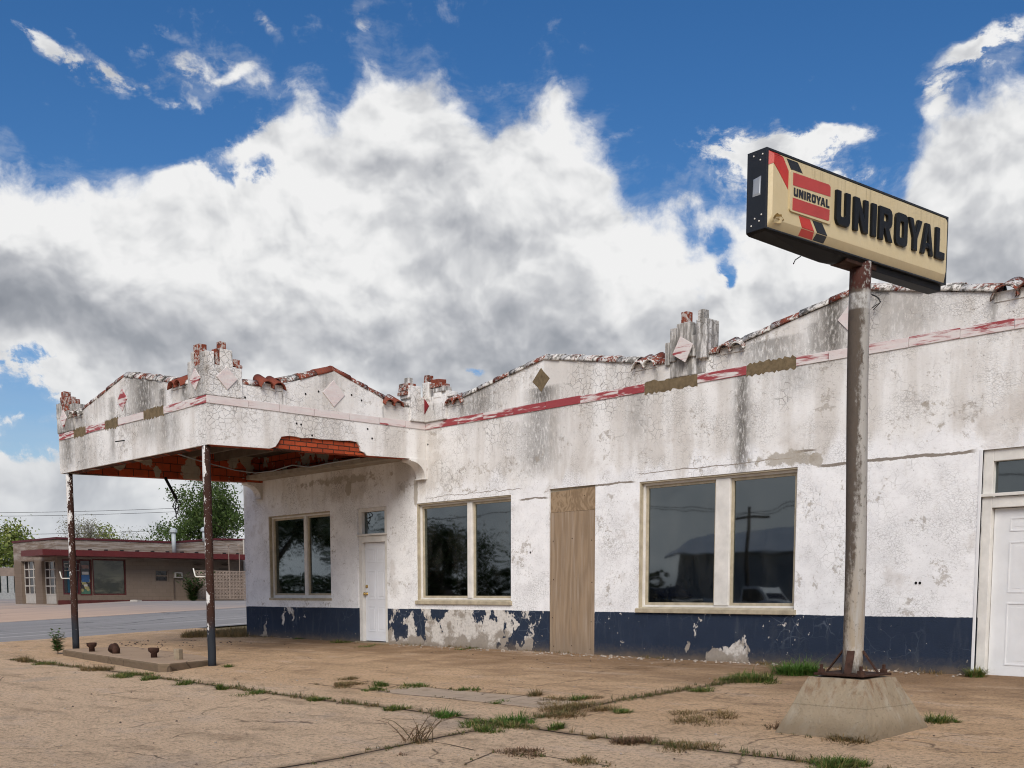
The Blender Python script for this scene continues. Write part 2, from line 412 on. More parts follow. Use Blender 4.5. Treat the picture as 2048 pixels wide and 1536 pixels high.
        if dado:
            dz = z + (g.noise(Ps, 20, 3) - .5) * .014 + (g.noise(Ps, 1.2, 3) - .5) * .035
            blue = g.ss(dz, .652, .658, 1.0, 0.0) * g.ss(y, -.4, -.3)
            pn = g.noise(g.vm('ADD', g.comb(x * 1.0, z * .62, 0.0), g.scale(g.noise(Ps, 6, 3, color=True), .12)), 3.4, 9, .62)
            boost = g.gauss(x, -14.75, 1.75) * g.ss(z, -.05, .62, .36, .17) + g.gauss(x, -9.35, .34) * g.ss(z, .0, .45, .36, .0) + g.gauss(x, -20.6, .22) * .10 + g.gauss(x, -21.5, .2) * .08 + g.ss(z, -.08, .10, .10, 0.0) * g.gauss(x, -19.8, 2.2) + g.gauss(x, -16.4, .8) * g.ss(z, .0, .5, .12, .04)
            peel = g.ss(pn + boost + .025, .685, .700)
            spk = g.ss(g.noise(g.comb(x, z * .8, 4.0), 13, 4, .6) + (big - .5) * .45, .685, .70)
            peel = g.mx(peel, spk)
            navy = g.mix(g.noise(Ps, 2.5, 6, .65), (.013, .022, .042), (.026, .038, .066))
            cb = g.ss(g.vor(g.warp(Ps, 5, .12, 3), 4.6, 'DISTANCE_TO_EDGE'), .0, .03, 1.0, 0.0) * g.ss(g.noise(Ps, 1.1, 5), .48, .62) * g.ss(z, .1, .6, .10, .55)
            navy = g.mix(cb, navy, (.14, .165, .205))
            navy = g.mix(g.ss(g.noise(g.comb(x * 5, z * .8, 0.0), 2.0, 5, .6), .5, .8) * .65, navy, (.06, .07, .088)); navy = g.mix(g.ss(z + (fin - .5) * .3, -.02, .22, .55, 0.0), navy, (.10, .085, .07))
            under = g.mix(g.ss(g.noise(Pw, 2.8, 6, .65) + g.ss(z, .0, .5, .10, -.08), .45, .56), (.60, .57, .53), (.30, .265, .225))
            dcol = g.mix(peel, navy, g.mix(g.ss(fin, .4, .7) * .4, under, (.2, .18, .16)))
            col = g.mix(blue, col, dcol)
            h = h + blue * (1.0 - peel) * .8
        dirt = g.ss(z - x * 0.0 + (mid - .5) * .25, -.06, .10, 1.0, 0.0) * g.ss(y, -.4, -.3)
        col = g.mix(dirt * .75, col, (.17, .125, .085))
        out(col, .88, fine_bump(g, P, h * .8, .005, .9), 0.0, .2)
    return fn
def madd_(g, a, b, c): return g.m('MULTIPLY_ADD', a, b, c)
material('stucco', stucco())
material('stucco_pilaster', stucco(.95, False))
material('stucco_corbel', stucco(0.0, False))
material('stucco_pilaster_light', stucco(.22, False))

def clay(white, lich):
    def fn(g, out):
        P = g.pos(); r = g.rnd()
        n = g.noise(P, 9, 6, .65); n2 = g.noise(P, 26, 6, .7)
        c = g.mix(n, (.25, .060, .034), (.13, .042, .028))
        w = g.ss(n2 * .55 + g.noise(P, 4.5, 4) * .45 + (r - .5) * .16, .60 - white * .2, .66 - white * .2)
        c = g.mix(w, c, (.60, .58, .55))
        l = g.ss(g.noise(g.vm('ADD', P, (3, 1, 2)), 14, 7, .7) + (r - .5) * .12, .62 - lich * .2, .72 - lich * .2)
        c = g.mix(l * .9, c, (.085, .078, .068))
        out(c, .85, g.bump(n2 + w * .4, .006), 0.0, .2)
    return fn
material('clay_tile', clay(.52, .56)); material('clay_tile_weathered', clay(.80, .62)); material('clay_tile_red', clay(.24, .42))

def brick(bw, bh, grey):
    def fn(g, out):
        P = g.pos(); x, y, z = g.sep(P)
        Q = g.comb(x + y, z, 0.0)
        b = g.n('ShaderNodeTexBrick'); g.put(b.inputs['Vector'], g.warp(Q, 20, .012, 2)); b.inputs['Scale'].default_value = 1.0
        for k, v_ in (('Brick Width', bw), ('Row Height', bh), ('Mortar Size', .008), ('Mortar Smooth', .2), ('Bias', .0)): b.inputs[k].default_value = v_
        b.inputs['Color1'].default_value = (.40, .070, .025, 1); b.inputs['Color2'].default_value = (.27, .046, .018, 1); b.inputs['Mortar'].default_value = (.035, .02, .014, 1)
        c = g.mix(g.ss(g.noise(P, 14, 6, .7), .4, .75) * .6, V(g, b.outputs[0]), (.17, .05, .03))
        c = g.mix(g.ss(g.noise(P, 30, 6, .7), .66, .72) * .7, c, (.45, .38, .33))
        pg = g.ss(g.noise(g.vm('ADD', P, (2.2, .7, 5)), 1.9, 5, .5) , .60 - grey, .62 - grey)
        c = g.mix(pg, c, g.mix(g.noise(P, 12, 5), (.26, .22, .17), (.38, .34, .28)))
        out(c, .9, g.bump(V(g, b.outputs[1]) * -1.0 + pg * .8 + g.noise(P, 40, 4) * .3, .008), 0.0, .15)
    return fn
def lump(g, out):
    P = g.pos(); n = g.noise(P, 18, 6, .7); m_ = g.noise(P, 7, 4)
    c = g.mix(m_, (.25, .055, .026), (.15, .038, .022)); c = g.mix(g.ss(n, .48, .56) * .85, c, (.47, .44, .41)); c = g.mix(g.ss(g.noise(P, 11, 6, .7), .52, .62) * .8, c, (.06, .05, .043))
    out(c, .9, g.bump(n, .01), 0.0, .15)
material('brick_lump', lump)
material('brick', brick(.21, .075, -.2)); material('hollow_tile', brick(.31, .16, .03))
def smeared(redness, dark, vert=False):
    def fn(g, out):
        P = g.pos(); x, y, z = g.sep(P); r = g.rnd(); s1 = x + y
        q = g.comb(s1 * 1.0 + r * 31.0, z * 9.0, r * 9.0)
        a = g.noise(q, 2.4, 6, .62, .4)
        b_ = g.noise(g.comb(s1 * 1.0 + r * 17.0, z * 3.0, 4.0), 1.1, 3, .5)
        f = g.ss(a * .6 + b_ * .45 + (r - .5) * .08, .62 - redness, .70 - redness)
        c = g.mix(g.noise(P, 8, 5), (.68, .64, .62), (.58, .53, .51))
        c = g.mix(g.ss(a, .40 - redness * .3, .62) * .18, c, (.58, .30, .30))
        c = g.mix(f * .93, c, (.27, .012, .020) if not dark else (.16, .10, .11))
        c = g.mix(g.ss(g.noise(P, 34, 5, .7), .62, .72) * .5, c, (.12, .08, .075))
        out(c, .55, g.bump(g.noise(P, 30, 4), .002), 0.0, .35)
    return fn
material('band_red', smeared(.13, False)); material('band_pale', smeared(.0, True)); material('band_pink', smeared(.07, False))
plain('mortar_brown', (.165, .125, .075), .95, .35, 12, .1, 0, .006)
plain('grey_parging', (.33, .29, .24), .95, .3, 7, .1, 0, .01)
plain('frame_cream', (.66, .64, .60), .6, .14, 6)
plain('frame_tan', (.40, .345, .25), .7, .25, 9)
plain('door_white', (.70, .715, .75), .42, .06, 3, .5)
plain('door_old_white', (.68, .685, .69), .55, .10, 2.5, .4)
plain('brass', (.55, .36, .12), .3, .1, 8, .5, .9)
plain('roof_deck', (.10, .075, .055), .9, .4, 3)
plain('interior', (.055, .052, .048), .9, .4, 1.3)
plain('wood_dark', (.13, .10, .075), .8, .3, 5)
plain('black_metal', (.008, .008, .009), .6, .4, 6, .2)
plain('rusty_iron', (.055, .028, .020), .85, .5, 18, .2, .2, .003)
plain('wire_black', (.014, .014, .014), .6, .2)
plain('pipe_grey', (.42, .44, .46), .45, .15, 5, .4, .5)
def glassmat(g, out):
    nt = g.nt; b = nt.nodes['Principled BSDF']; o = nt.nodes['Material Output']
    P = g.pos()
    fres = g.n('ShaderNodeFresnel'); fres.inputs['IOR'].default_value = 1.62
    gl = g.n('ShaderNodeBsdfGlossy'); gl.inputs['Roughness'].default_value = .024; gl.inputs['Color'].default_value = (.86, .95, 1, 1)
    wav = g.noise(P, .8, 2); g.put(gl.inputs['Normal'], g.bump(wav, .012, .35))
    tr = g.n('ShaderNodeBsdfTransparent'); tr.inputs['Color'].default_value = (.50, .56, .54, 1)
    mx = g.n('ShaderNodeMixShader'); bk = V(g, g.n('ShaderNodeNewGeometry').outputs['Backfacing']); g.put(mx.inputs[0], (V(g, fres.outputs[0]) * 2.1 + .015) * (1.0 - bk))
    nt.links.new(tr.outputs[0], mx.inputs[1]); nt.links.new(gl.outputs[0], mx.inputs[2])
    df = g.n('ShaderNodeBsdfDiffuse'); df.inputs['Color'].default_value = (.32, .31, .28, 1)
    m2 = g.n('ShaderNodeMixShader'); g.put(m2.inputs[0], g.ss(g.noise(g.scale(P, (1, 1, .35)), 3, 6, .65), .42, .85) * .06)
    nt.links.new(mx.outputs[0], m2.inputs[1]); nt.links.new(df.outputs[0], m2.inputs[2])
    nt.links.new(m2.outputs[0], o.inputs['Surface'])
material('glass', glassmat)
def plywood(swirl):
    def fn(g, out):
        P = g.obj(); x, y, z = g.sep(g.pos())
        q = g.comb(x * (1.5 if swirl else 3.4), z * (.75 if swirl else .16), 0.0)
        a = g.noise(q, 2.2, 5, .55, 1.6 if swirl else .5)
        rings = g.m('SINE', (a * 30.0) if swirl else (x * 34.0 + g.noise(g.comb(x * 1.6, z * .30, 1.0), 1.6, 3, .5) * 38.0)) * .5 + .5
        gr = g.noise(g.comb(x * 26, z * .8, 0.0), 2.0, 5, .7)
        c = g.mix(rings * (.5 if swirl else .22) + gr * (.7 if swirl else .95) - (.1 if swirl else .12), (.36, .265, .17) if swirl else (.36, .265, .175), (.16, .105, .06) if swirl else (.13, .085, .052))
        if not swirl:
            c = g.mix(g.ss(gr * .5 + g.noise(g.comb(x * 9, z * .4, 2.0), 2, 4) * .5, .45, .7) * .6, c, (.43, .36, .29))
            c = g.mix(g.ss(g.noise(g.comb(x * 3.5, z * 1.2, 0.0), 3.2, 4), .66, .74) * g.ss(z, 1.9, .5) * .7, c, (.06, .04, .028))
            c = g.mix(g.ss(z + (gr - .5) * .4, -.05, .5, 1.0, .0) * .55, c, (.22, .17, .125))
        out(c, .8, g.bump(rings * .5 + gr, .002), 0.0, .25)
    return fn
material('plywood', plywood(False)); material('plywood_swirl', plywood(True))
def rustpost(whiteness):
    def fn(g, out):
        P = g.pos(); x, y, z = g.sep(P)
        n = g.noise(g.scale(P, (1, 1, .45)), 11, 7, .66)
        n2 = g.noise(P, 32, 5, .6)
        side = g.vm('DOT_PRODUCT', g.nrm(), (-.85, -.5, 0))
        f = n * .75 + n2 * .25 + side * .10 + whiteness(g, z)
        c = g.mix(g.noise(P, 14, 6, .7), (.022, .010, .007), (.055, .022, .014))
        wh = g.ss(f, .585, .605)
        c = g.mix(g.mx(wh, g.ss(g.noise(P, 48, 4, .6), .655, .675)), c, (.60, .59, .58))
        low = g.ss(z + (n - .5) * .3, .28, .62, 1.0, 0.0)
        c = g.mix(low * (1.0 - wh * .7), c, (.020, .024, .031))
        out(c, .8, g.bump(wh * .8 + n2, .004), 0.0, .25)
    return fn
material('post_brown', rustpost(lambda g, z: g.gauss(z, .88, .13) * .12 + g.gauss(z, 2.9, .35) * .08 - .01))
material('post_flaking', rustpost(lambda g, z: g.ss(z, .4, 3.0) * .17 - .03))
def signpole(g, out):
    P = g.pos(); x, y, z = g.sep(P)
    side = g.vm('DOT_PRODUCT', g.nrm(), (-.72, -.70, 0))
    st = g.noise(g.comb(x * 7, y * 7, z * .8), 3.0, 7, .68)
    sp = g.noise(g.scale(P, (1, 1, .6)), 30, 6, .7)
    c = g.mix(st, (.40, .385, .36), (.24, .225, .205)); c = g.mix(g.ss(sp, .56, .66) * .8, c, (.08, .07, .06))
    c = g.mix(g.ss(z, .3, 1.6, .8, .0) * g.ss(st, .3, .6), c, (.30, .235, .155))
    c = g.mix(g.ss(z, .25, .6, 1.0, 0.0) * g.ss(sp, .45, .6), c, (.55, .52, .49))
    ru = g.ss(st * .45 + sp * .55 + side * .30 - .05 + g.ss(z, .5, 2.0, -.20, .10) * 1.0, .44, .64)
    c = g.mix(ru * .92, c, g.mix(sp, (.028, .019, .014), (.10, .075, .055)))
    cap = g.ss(z, 3.30, 3.33) ; c = g.mix(cap * g.ss(sp, .38, .5), c, (.055, .018, .013))
    ring = g.band(z, 3.17, 3.29, .01); c = g.mix(ring * g.ss(sp, .35, .6, .9, .3), c, (.46, .46, .45))
    out(c, .8, g.bump(sp + ru * .5, .004), 0.0, .25)
material('sign_pole', signpole)
def concrete_old(g, out):
    P = g.pos(); x, y, z = g.sep(P)
    n = g.noise(P, 3.2, 7, .62); f = g.noise(P, 40, 5, .7)
    c = g.mix(n, (.34, .275, .19), (.21, .17, .12))
    c = g.mix(g.ss(g.noise(g.scale(P, (1, 1, .3)), 6, 6, .65), .5, .72) * .6, c, (.34, .31, .25))
    c = g.mix(g.ss(g.noise(P, 5, 6, .6), .6, .72) * .5, c, (.12, .09, .06))
    c = g.mix(g.ss(f, .56, .72) * .6, c, (.09, .07, .05))
    ru = g.ss(g.noise(g.comb(x * 9, y * 9, z * .9), 1.6, 6, .65), .46, .66) * g.ss(z, -.08, .24)
    c = g.mix(ru * .75, c, (.16, .085, .045))
    c = g.mix(g.ss(z + (n - .5) * .2, -.02, -.17) * .6, c, (.13, .095, .06))
    c = g.mix(g.ss((z - .02 + (f - .5) * .02).abs(), .0, .006, .5, 0.0), c, (.10, .08, .055))
    out(c, .92, g.bump(f * .7 + n, .012), 0.0, .15)
material('concrete_pedestal', concrete_old)
def sign_cream(g, out):
    P = g.pos(); x, y, z = g.sep(P)
    n = g.noise(g.comb(y * 3, z * 3, 0.0), 1.5, 5, .6)
    dr = g.ss(g.noise(g.comb(y * 22, z * 1.2, 0.0), 2.0, 5, .65), .5, .75) * g.ss(z, 3.75, 4.05)
    c = g.mix(n, (.58, .49, .31), (.49, .39, .21))
    c = g.mix(dr * .65, c, (.28, .22, .12))
    c = g.mix(g.ss(z + (n - .5) * .12, 3.52, 3.62, 1.0, 0.0) * .5, c, (.30, .21, .09))
    c = g.mix(g.ss(g.noise(P, 26, 5, .7), .66, .74) * .5, c, (.22, .17, .10))
    out(c, .35, g.bump(n, .004), 0.0, .4)
material('sign_cream', sign_cream)
plain('diamond_red', (.19, .012, .018), .5, .3, 22, .3); plain('torn_brown', (.20, .125, .035), .7, .5, 30)
plain('sign_red', (.44, .035, .022), .38, .12, 6, .4); plain('sign_red_pale', (.40, .050, .040), .42, .12, 6, .4)
plain('sign_black', (.008, .008, .008), .36, .2, 8, .2); plain('sign_ink', (.02, .021, .024), .45, .2, 8)
def cab(g, out):
    P = g.pos(); c = g.mix(g.noise(P, 5, 5), (.008, .010, .013), (.018, .020, .025))
    c = g.mix(g.ss(g.noise(P, 17, 6, .7), .68, .74) * .6, c, (.10, .06, .04))
    out(c, .5, g.bump(g.noise(P, 3, 2), .01), .0, .4)
material('sign_cabinet', cab)

# ------------------------------------------------------------------ the old filling station
BX = -15.9; CY = -4.2; CXL = -21.72
st = thing('gas_station', (-14, 0, 0), 'long derelict white stucco filling station with navy base and stepped tile-topped parapet', 'building')
FY = lambda y0, sgn: (lambda a, b, d: Vector((a, y0 + d, b)))          # slab facing -Y: a = x, b = z, depth d along +Y
FX = lambda x0: (lambda a, b, d: Vector((x0 - d, a, b)))               # slab facing +X: a = y, b = z, depth d along -X
fy = lambda a, b, d: Vector((a, d, b))
ZF, ZG, ZA = 4.15, 4.23, 4.57            # parapet top: flat runs, gable ends, gable apex
def gable(x0, x1): return [(x0, ZF), (x0, ZG), ((x0 + x1) / 2, ZA), (x1, ZG), (x1, ZF)]
WIN = dict(a=(-21.28, -18.95, .845, 2.56), b=(-16.18, -13.68, .80, 2.535), c=(-10.93, -8.27, .71, 2.54))
D1 = (-18.03, -17.08, .02, 2.545); PLY = (-12.79, -11.80, -.02, 2.565); D2 = (-5.86, -3.55, -.01, 2.53)
rect = lambda r: [(r[0], r[2]), (r[1], r[2]), (r[1], r[3]), (r[0], r[3])]
def doorcut(r): return rect(r)
XR = 3.2
outer = [(-22.3, -.45), (XR, -.45), (XR, ZF)] + list(reversed(gable(-2.25, 1.05))) + list(reversed(gable(-9.12, -5.80))) + list(reversed(gable(-14.85, -11.02))) + [(BX, ZF), (BX, 3.93), (-22.3, 3.93)]
holes = [rect(WIN['a']), rect(WIN['b']), rect(WIN['c']), rect(D1), rect(PLY), rect(D2)]
wall = MB().slab(outer, holes, fy, 0.0, .24).build('front_wall', 'stucco', st)
# rest of the building body: side and rear walls, roof
MB().box(-22.3, -22.06, .24, 7.0, -.3, 3.93).build('side_wall', 'stucco', st)
MB().box(XR - .24, XR, .24, 7.0, -.3, 4.1).build('side_wall', 'stucco', st)
MB().box(-22.06, XR - .24, 6.76, 7.0, -.3, 3.93).build('rear_wall', 'stucco', st)
MB().box(-22.06, XR - .24, .24, 6.76, 3.62, 3.78).build('roof', 'roof_deck', st)
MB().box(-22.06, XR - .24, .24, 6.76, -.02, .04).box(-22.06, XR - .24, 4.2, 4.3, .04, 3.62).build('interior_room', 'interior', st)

# canopy
cskin_r = [(CY, 3.185), (-2.96, 3.215)]
notch = [(540, 899), (551, 893), (556, 886), (563, 873), (578, 871.5), (592, 873), (604, 876), (628, 876), (640, 878.5), (664, 879), (676, 881), (700, 881), (714, 884), (720, 893), (722, 902), (729, 905), (734, 909)]
nt_ = [on_x(px, py, BX) for px, py in notch]
def zb(y): return 3.185 + (y - CY) * .0245
CS0 = CY + .0355
cskin_r = [(CS0, zb(CY)), (nt_[0].y, zb(nt_[0].y))] + [(q.y, q.z) for q in nt_[1:-1]] + [(nt_[-1].y, zb(nt_[-1].y)), (-.002, zb(0)), (-.002, ZF)]
gr = gable(-2.88, -.92)
cskin_r += list(reversed(gr)) + [(CS0, ZF)]
fx = lambda a, b, d: Vector((BX - d, a, b))
can = MB().slab(cskin_r, [], fx, 0.0, .035).build('canopy_side_stucco', 'stucco', st)
fcan = lambda a, b, d: Vector((a, CY + d, b))
gxl, gxr = on_y(165, 820, CY).x, on_y(346, 768, CY).x
front = [(CXL, 3.19), (BX, zb(CY)), (BX, ZF)] + list(reversed(gable(gxl, gxr))) + [(CXL, ZF)]
MB().slab(front, [], fcan, 0.0, .035).build('canopy_front_stucco', 'stucco', st)
fl = lambda a, b, d: Vector((CXL + d, a, b))
MB().slab([(CY + .035, 3.19), (-.002, 3.28), (-.002, ZF), (CY + .035, ZF)], [], fl, 0.0, .03).build('canopy_side_stucco', 'stucco', st)
TB = .22
MB().slab([(CY + .035, zb(CY) + .004), (-.003, zb(0) + .004), (-.003, ZF - .01), (CY + .035, ZF - .01)], [], lambda a, b, d: Vector((BX - .035 - d, a, b)), 0, TB).build('canopy_beam', 'brick', st)
MB().slab([(CXL + .03, 3.194), (BX - .035 - TB, 3.194), (BX - .035 - TB, ZF - .01), (CXL + .03, ZF - .01)], [], lambda a, b, d: Vector((a, CY + .035 + d, b)), 0, TB).build('canopy_beam', 'hollow_tile', st)
MB().slab([(CY + .035 + TB, 3.194), (-.003, 3.284), (-.003, ZF - .01), (CY + .035 + TB, ZF - .01)], [], lambda a, b, d: Vector((CXL + .03 + d, a, b)), 0, TB).build('canopy_beam', 'hollow_tile', st)
X0, X1 = CXL + .03 + TB, BX - .035 - TB
MB().box(X0, X1, CY + .035 + TB, -.004, 3.80, 3.88).build('canopy_deck', 'roof_deck', st)
MB().box(X0 + .002, X1 - .002, -.03, -.004, 3.41, 3.798).build('back_panel', 'hollow_tile', st)
MB().box(X0 + .002, X1 - .002, -.40, -.005, 3.315, 3.405).build('soffit_board', 'grey_parging', st, bevel=.01)
for yy in (-3.2, -2.5, -1.8, -1.1):
    MB().box(X0 + .002, X1 - .002, yy - .03, yy + .03, 3.64, 3.797).build('joist', 'wood_dark', st)
# steel lintel strip under the beams
MB().box(BX - .26, BX - .012, CY + .02, -.004, zb(CY) - .018, zb(CY) - .002).build('lintel_plate', 'rusty_iron', st) if False else None

# curved corbels at the ends of the canopy
def corbel(x0, w, loc):
    prof = [(0, 0)] + [(-.30 * math.cos(a), -.34 * math.sin(a)) for a in [math.pi / 2 * k / 8 for k in range(9)]]
    # quarter scroll: (depth out of wall, drop)
    pts = [(0.0, 0.0), (-.36, 0.0), (-.36, -.03)] + [(-.34 + .30 * math.sin(rad(a)), -.31 + .27 * math.cos(rad(a)) - .01) for a in range(0, 91, 10)] + [(-.04, -.325), (-.075, -.328), (-.075, -.345), (0.0, -.345)]
    m = MB().slab(pts, [], lambda a, b, d: Vector((x0 + d, a - .001, loc + b)), 0, w)
    return m.build('corbel', 'stucco_corbel', st, bevel=.004)
corbel(-16.13, .26, zb(0) - .005); corbel(-21.74, .24, 3.275)

# ---- band of glazed tiles
BT, BB = 3.915, 3.80
def band_y(x0, x1, y, mat, part='band_tile'):
    t = random.uniform(-.004, .004)
    MB().box(x0 + .004, x1 - .004, y - .013, y + .004, BB + t, BT + t).build(part, mat, st, bevel=.003)
def patch_y(x0, x1, y):
    n = 26; rr = random.Random(int(x0 * 100))
    up = [(x0 + (x1 - x0) * k / n, BT + .012 * (k % n != 0) + rr.uniform(-.008, .03)) for k in range(n + 1)]
    dn = [(x0 + (x1 - x0) * k / n, BB - .01 - rr.uniform(-.008, .035)) for k in range(n + 1)]
    MB().slab(dn + list(reversed(up)), [], lambda a, b, d: Vector((a, y + d, b)), -.003, .002).build('mortar_gap', 'mortar_brown', st)
xb = [BX, -15.01, -14.35, -13.61, -12.87, -12.12, -11.35, -10.85]
for a, b in zip(xb, xb[1:]): band_y(a, b, 0, 'band_red' if random.random() < .7 else 'band_pink')
patch_y(-10.85, -9.90, 0); band_y(-9.90, -9.09, 0, 'band_red'); patch_y(-9.09, -8.33, 0)
xb = [-8.33, -7.86, -7.35, -6.80, -6.18, -5.57, -4.95, -4.3, -3.65, -3.0, -2.4, -1.8, -1.2, -.6, 0, .6, 1.2, 1.8, 2.4, 3.0]
for a, b in zip(xb, xb[1:]): band_y(a, b, 0, 'band_red' if random.random() < .92 else 'band_pink')
yb = [CY - .013, -3.5, -2.95, -2.3, -1.62, -1.0, -.45, -.016]
for i, (a, b) in enumerate(zip(yb, yb[1:])):
    MB().box(BX - .004, BX + .013, a + .004, b - .004, BB, BT).build('band_tile', 'band_pale' if i < 5 else 'band_pink', st, bevel=.003)
fxp = [118, 147, 172, 210, 237, 288, 329, 372, 415]
kinds = ['r', 'm', 'r', 'm', 'p', 'm', 'p', 'r']
for a, b, k in zip(fxp, fxp[1:], kinds):
    x0, x1 = on_y(a, 850, CY).x, on_y(b, 850, CY).x
    if b == 415: x1 = BX
    if k == 'm': patch_y(x0, x1, CY)
    else: band_y(x0, x1, CY, 'band_red' if k == 'r' else 'band_pink')

# ---- coping: half-round clay tiles along the parapets
def barrel(L, r0, r1, wid=1.0, n=10):
    m = MB(); rows = []
    for i, (yy, r) in enumerate(((0, r0), (L, r1))):
        rows.append([(r * wid * math.cos(a), yy, r * .80 * math.sin(a)) for a in [math.pi * k / n for k in range(n + 1)]])
    t = .012
    outer = rows[0] + rows[1]
    inner = [(x * (1 - t / .1), y_, z_ * (1 - t / .08)) for x, y_, z_ in outer]
    N = n + 1; vs = outer + inner; fs = []
    for k in range(n):
        fs += [(k, k + 1, N + k + 1, N + k), (2 * N + k, 3 * N + k, 3 * N + k + 1, 2 * N + k + 1), (k, 2 * N + k, 2 * N + k + 1, k + 1), (N + k, N + k + 1, 3 * N + k + 1, 3 * N + k)]
    fs += [(0, N, 3 * N, 2 * N), (n, 2 * N + n, 3 * N + n, N + n)]
    return m.add(vs, fs).mesh('coping_tile', smooth=True)
BAR = {}
def coping(p0, p1, step=.40, mat='clay_tile_weathered', r=.135):
    p0, p1 = Vector(p0), Vector(p1); d = p1 - p0; n = max(1, round(d.length / step)); L = d.length / n
    key = (round(L, 3), mat)
    if key not in BAR: BAR[key] = barrel(L * 1.06, r * 1.03, r * .90)
    me = BAR[key]
    t = d.normalized(); side = Vector((t.y, -t.x, 0)).normalized(); upv = side.cross(t)
    for k in range(n):
        o = p0 + t * (L * k); rr = random.uniform(-.012, .012)
        W = Matrix((( side.x, t.x, upv.x, o.x), (side.y, t.y, upv.y, o.y), (side.z, t.z, upv.z, o.z + random.uniform(-.004, .006)), (0, 0, 0, 1))) @ Matrix.Rotation(rr, 4, 'Z')
        me2 = me if mat in [m.name for m in me.materials] or not me.materials else me
        link('coping_tile', me2, mat, st, W)
def coping_gable_x(x0, x1, y, mat='clay_tile_weathered', step=.42, skip=()):
    xm = (x0 + x1) / 2
    coping((x0 - .02, y, ZG), (xm + .02, y, ZA), step, mat); coping((x1 + .02, y, ZG), (xm - .02, y, ZA), step, mat)
yc_ = .105
coping_gable_x(-14.85, -11.02, yc_); coping_gable_x(-9.12, -5.80, yc_); coping_gable_x(-2.25, 1.05, yc_)
coping((-10.60, yc_, ZF), (-10.38, yc_, ZF)); coping((-9.52, yc_, ZF), (-9.78, yc_, ZF)); coping((-15.18, yc_, ZF), (-15.34, yc_, ZF), .3)
coping((-5.2, yc_, ZF), (-4.4, yc_, ZF)); coping((-3.5, yc_, ZF), (-2.7, yc_, ZF)); coping((1.5, yc_, ZF), (3.1, yc_, ZF))
xr_ = BX - .12
coping((xr_, -2.90, ZG), (xr_, -1.88, ZA), .38, 'clay_tile'); coping((xr_, -.90, ZG), (xr_, -1.92, ZA), .38, 'clay_tile')
coping((xr_, -3.30, ZF), (xr_, -3.62, ZF), .35); coping((xr_, -.55, ZF), (xr_, -.30, ZF), .35, 'clay_tile')
ycf = CY + .12
xm_ = (gxl + gxr) / 2
coping((gxl, ycf, ZG), (xm_, ycf, ZA), .40); coping((gxr, ycf, ZG), (xm_, ycf, ZA), .40)
coping((gxr + .42, ycf, ZF), (-16.5, ycf, ZF), .35); coping((gxl - .42, ycf, ZF), (gxl - .75, ycf, ZF), .33)

def gutter_pair(o, outdir, along, mat='clay_tile_weathered', w=.40, up=.03):
    """two half-round tiles side by side tipping out over the wall beside a gable"""
    o, od, al = Vector(o), Vector(outdir), Vector(along)
    m = MB(); r = w / 4; n = 9; L = .46; tilt = rad(27)
    for j in range(2):
        c0 = o + al * (r + j * 2 * r) + Vector((0, 0, .0))
        rows = []
        for tt, rr in ((-.22, r * .98), (.11, r * 1.1)):
            c = c0 + od * (tt * math.cos(tilt)) - Vector((0, 0, tt * math.sin(tilt) - up))
            rows.append([c + al * (rr * math.cos(a)) + Vector((0, 0, rr * .95 * math.sin(a))) for a in [math.pi * k / n for k in range(n + 1)]])
        ins = [[q - Vector((0, 0, .018)) for q in rw] for rw in rows]
        vs = rows[0] + rows[1] + ins[0] + ins[1]; N = n + 1; fs = []
        for k in range(n): fs += [(k, k + 1, N + k + 1, N + k), (2 * N + k, 3 * N + k, 3 * N + k + 1, 2 * N + k + 1), (k, 2 * N + k, 2 * N + k + 1, k + 1), (N + k, N + k + 1, 3 * N + k + 1, 3 * N + k)]
        fs += [(0, N, 3 * N, 2 * N), (n, 2 * N + n, 3 * N + n, N + n)]
        m.add(vs, fs)
    a_, b_ = o + al * .0 - od * .2 + Vector((0, 0, -.03)), o + al * w + od * .012 + Vector((0, 0, r * .55))
    MB().box(min(a_.x, b_.x), max(a_.x, b_.x), min(a_.y, b_.y), max(a_.y, b_.y), a_.z, b_.z).build('mortar_bed', 'stucco_corbel', st)
    return m.build('gutter_tile', mat, st, smooth=True)
Yd, Xd = (0, -1, 0), (1, 0, 0)
gutter_pair((-11.02, 0, ZF), Yd, Xd); gutter_pair((-9.52, 0, ZF), Yd, Xd, 'clay_tile'); gutter_pair((-15.25, 0, ZF), Yd, Xd)
gutter_pair((-5.80, 0, ZF), Yd, Xd, 'clay_tile_red', .55); gutter_pair((-2.65, 0, ZF), Yd, Xd); gutter_pair((1.05, 0, ZF), Yd, Xd)
gutter_pair((BX, -3.30, ZF), Xd, (0, 1, 0), 'clay_tile_red', .42); gutter_pair((BX, -.92, ZF), Xd, (0, 1, 0), 'clay_tile_red', .37)
gutter_pair((gxr, CY, ZF), Yd, Xd, 'clay_tile_red', .42); gutter_pair((gxl - .42, CY, ZF), Yd, Xd, 'clay_tile', .42)

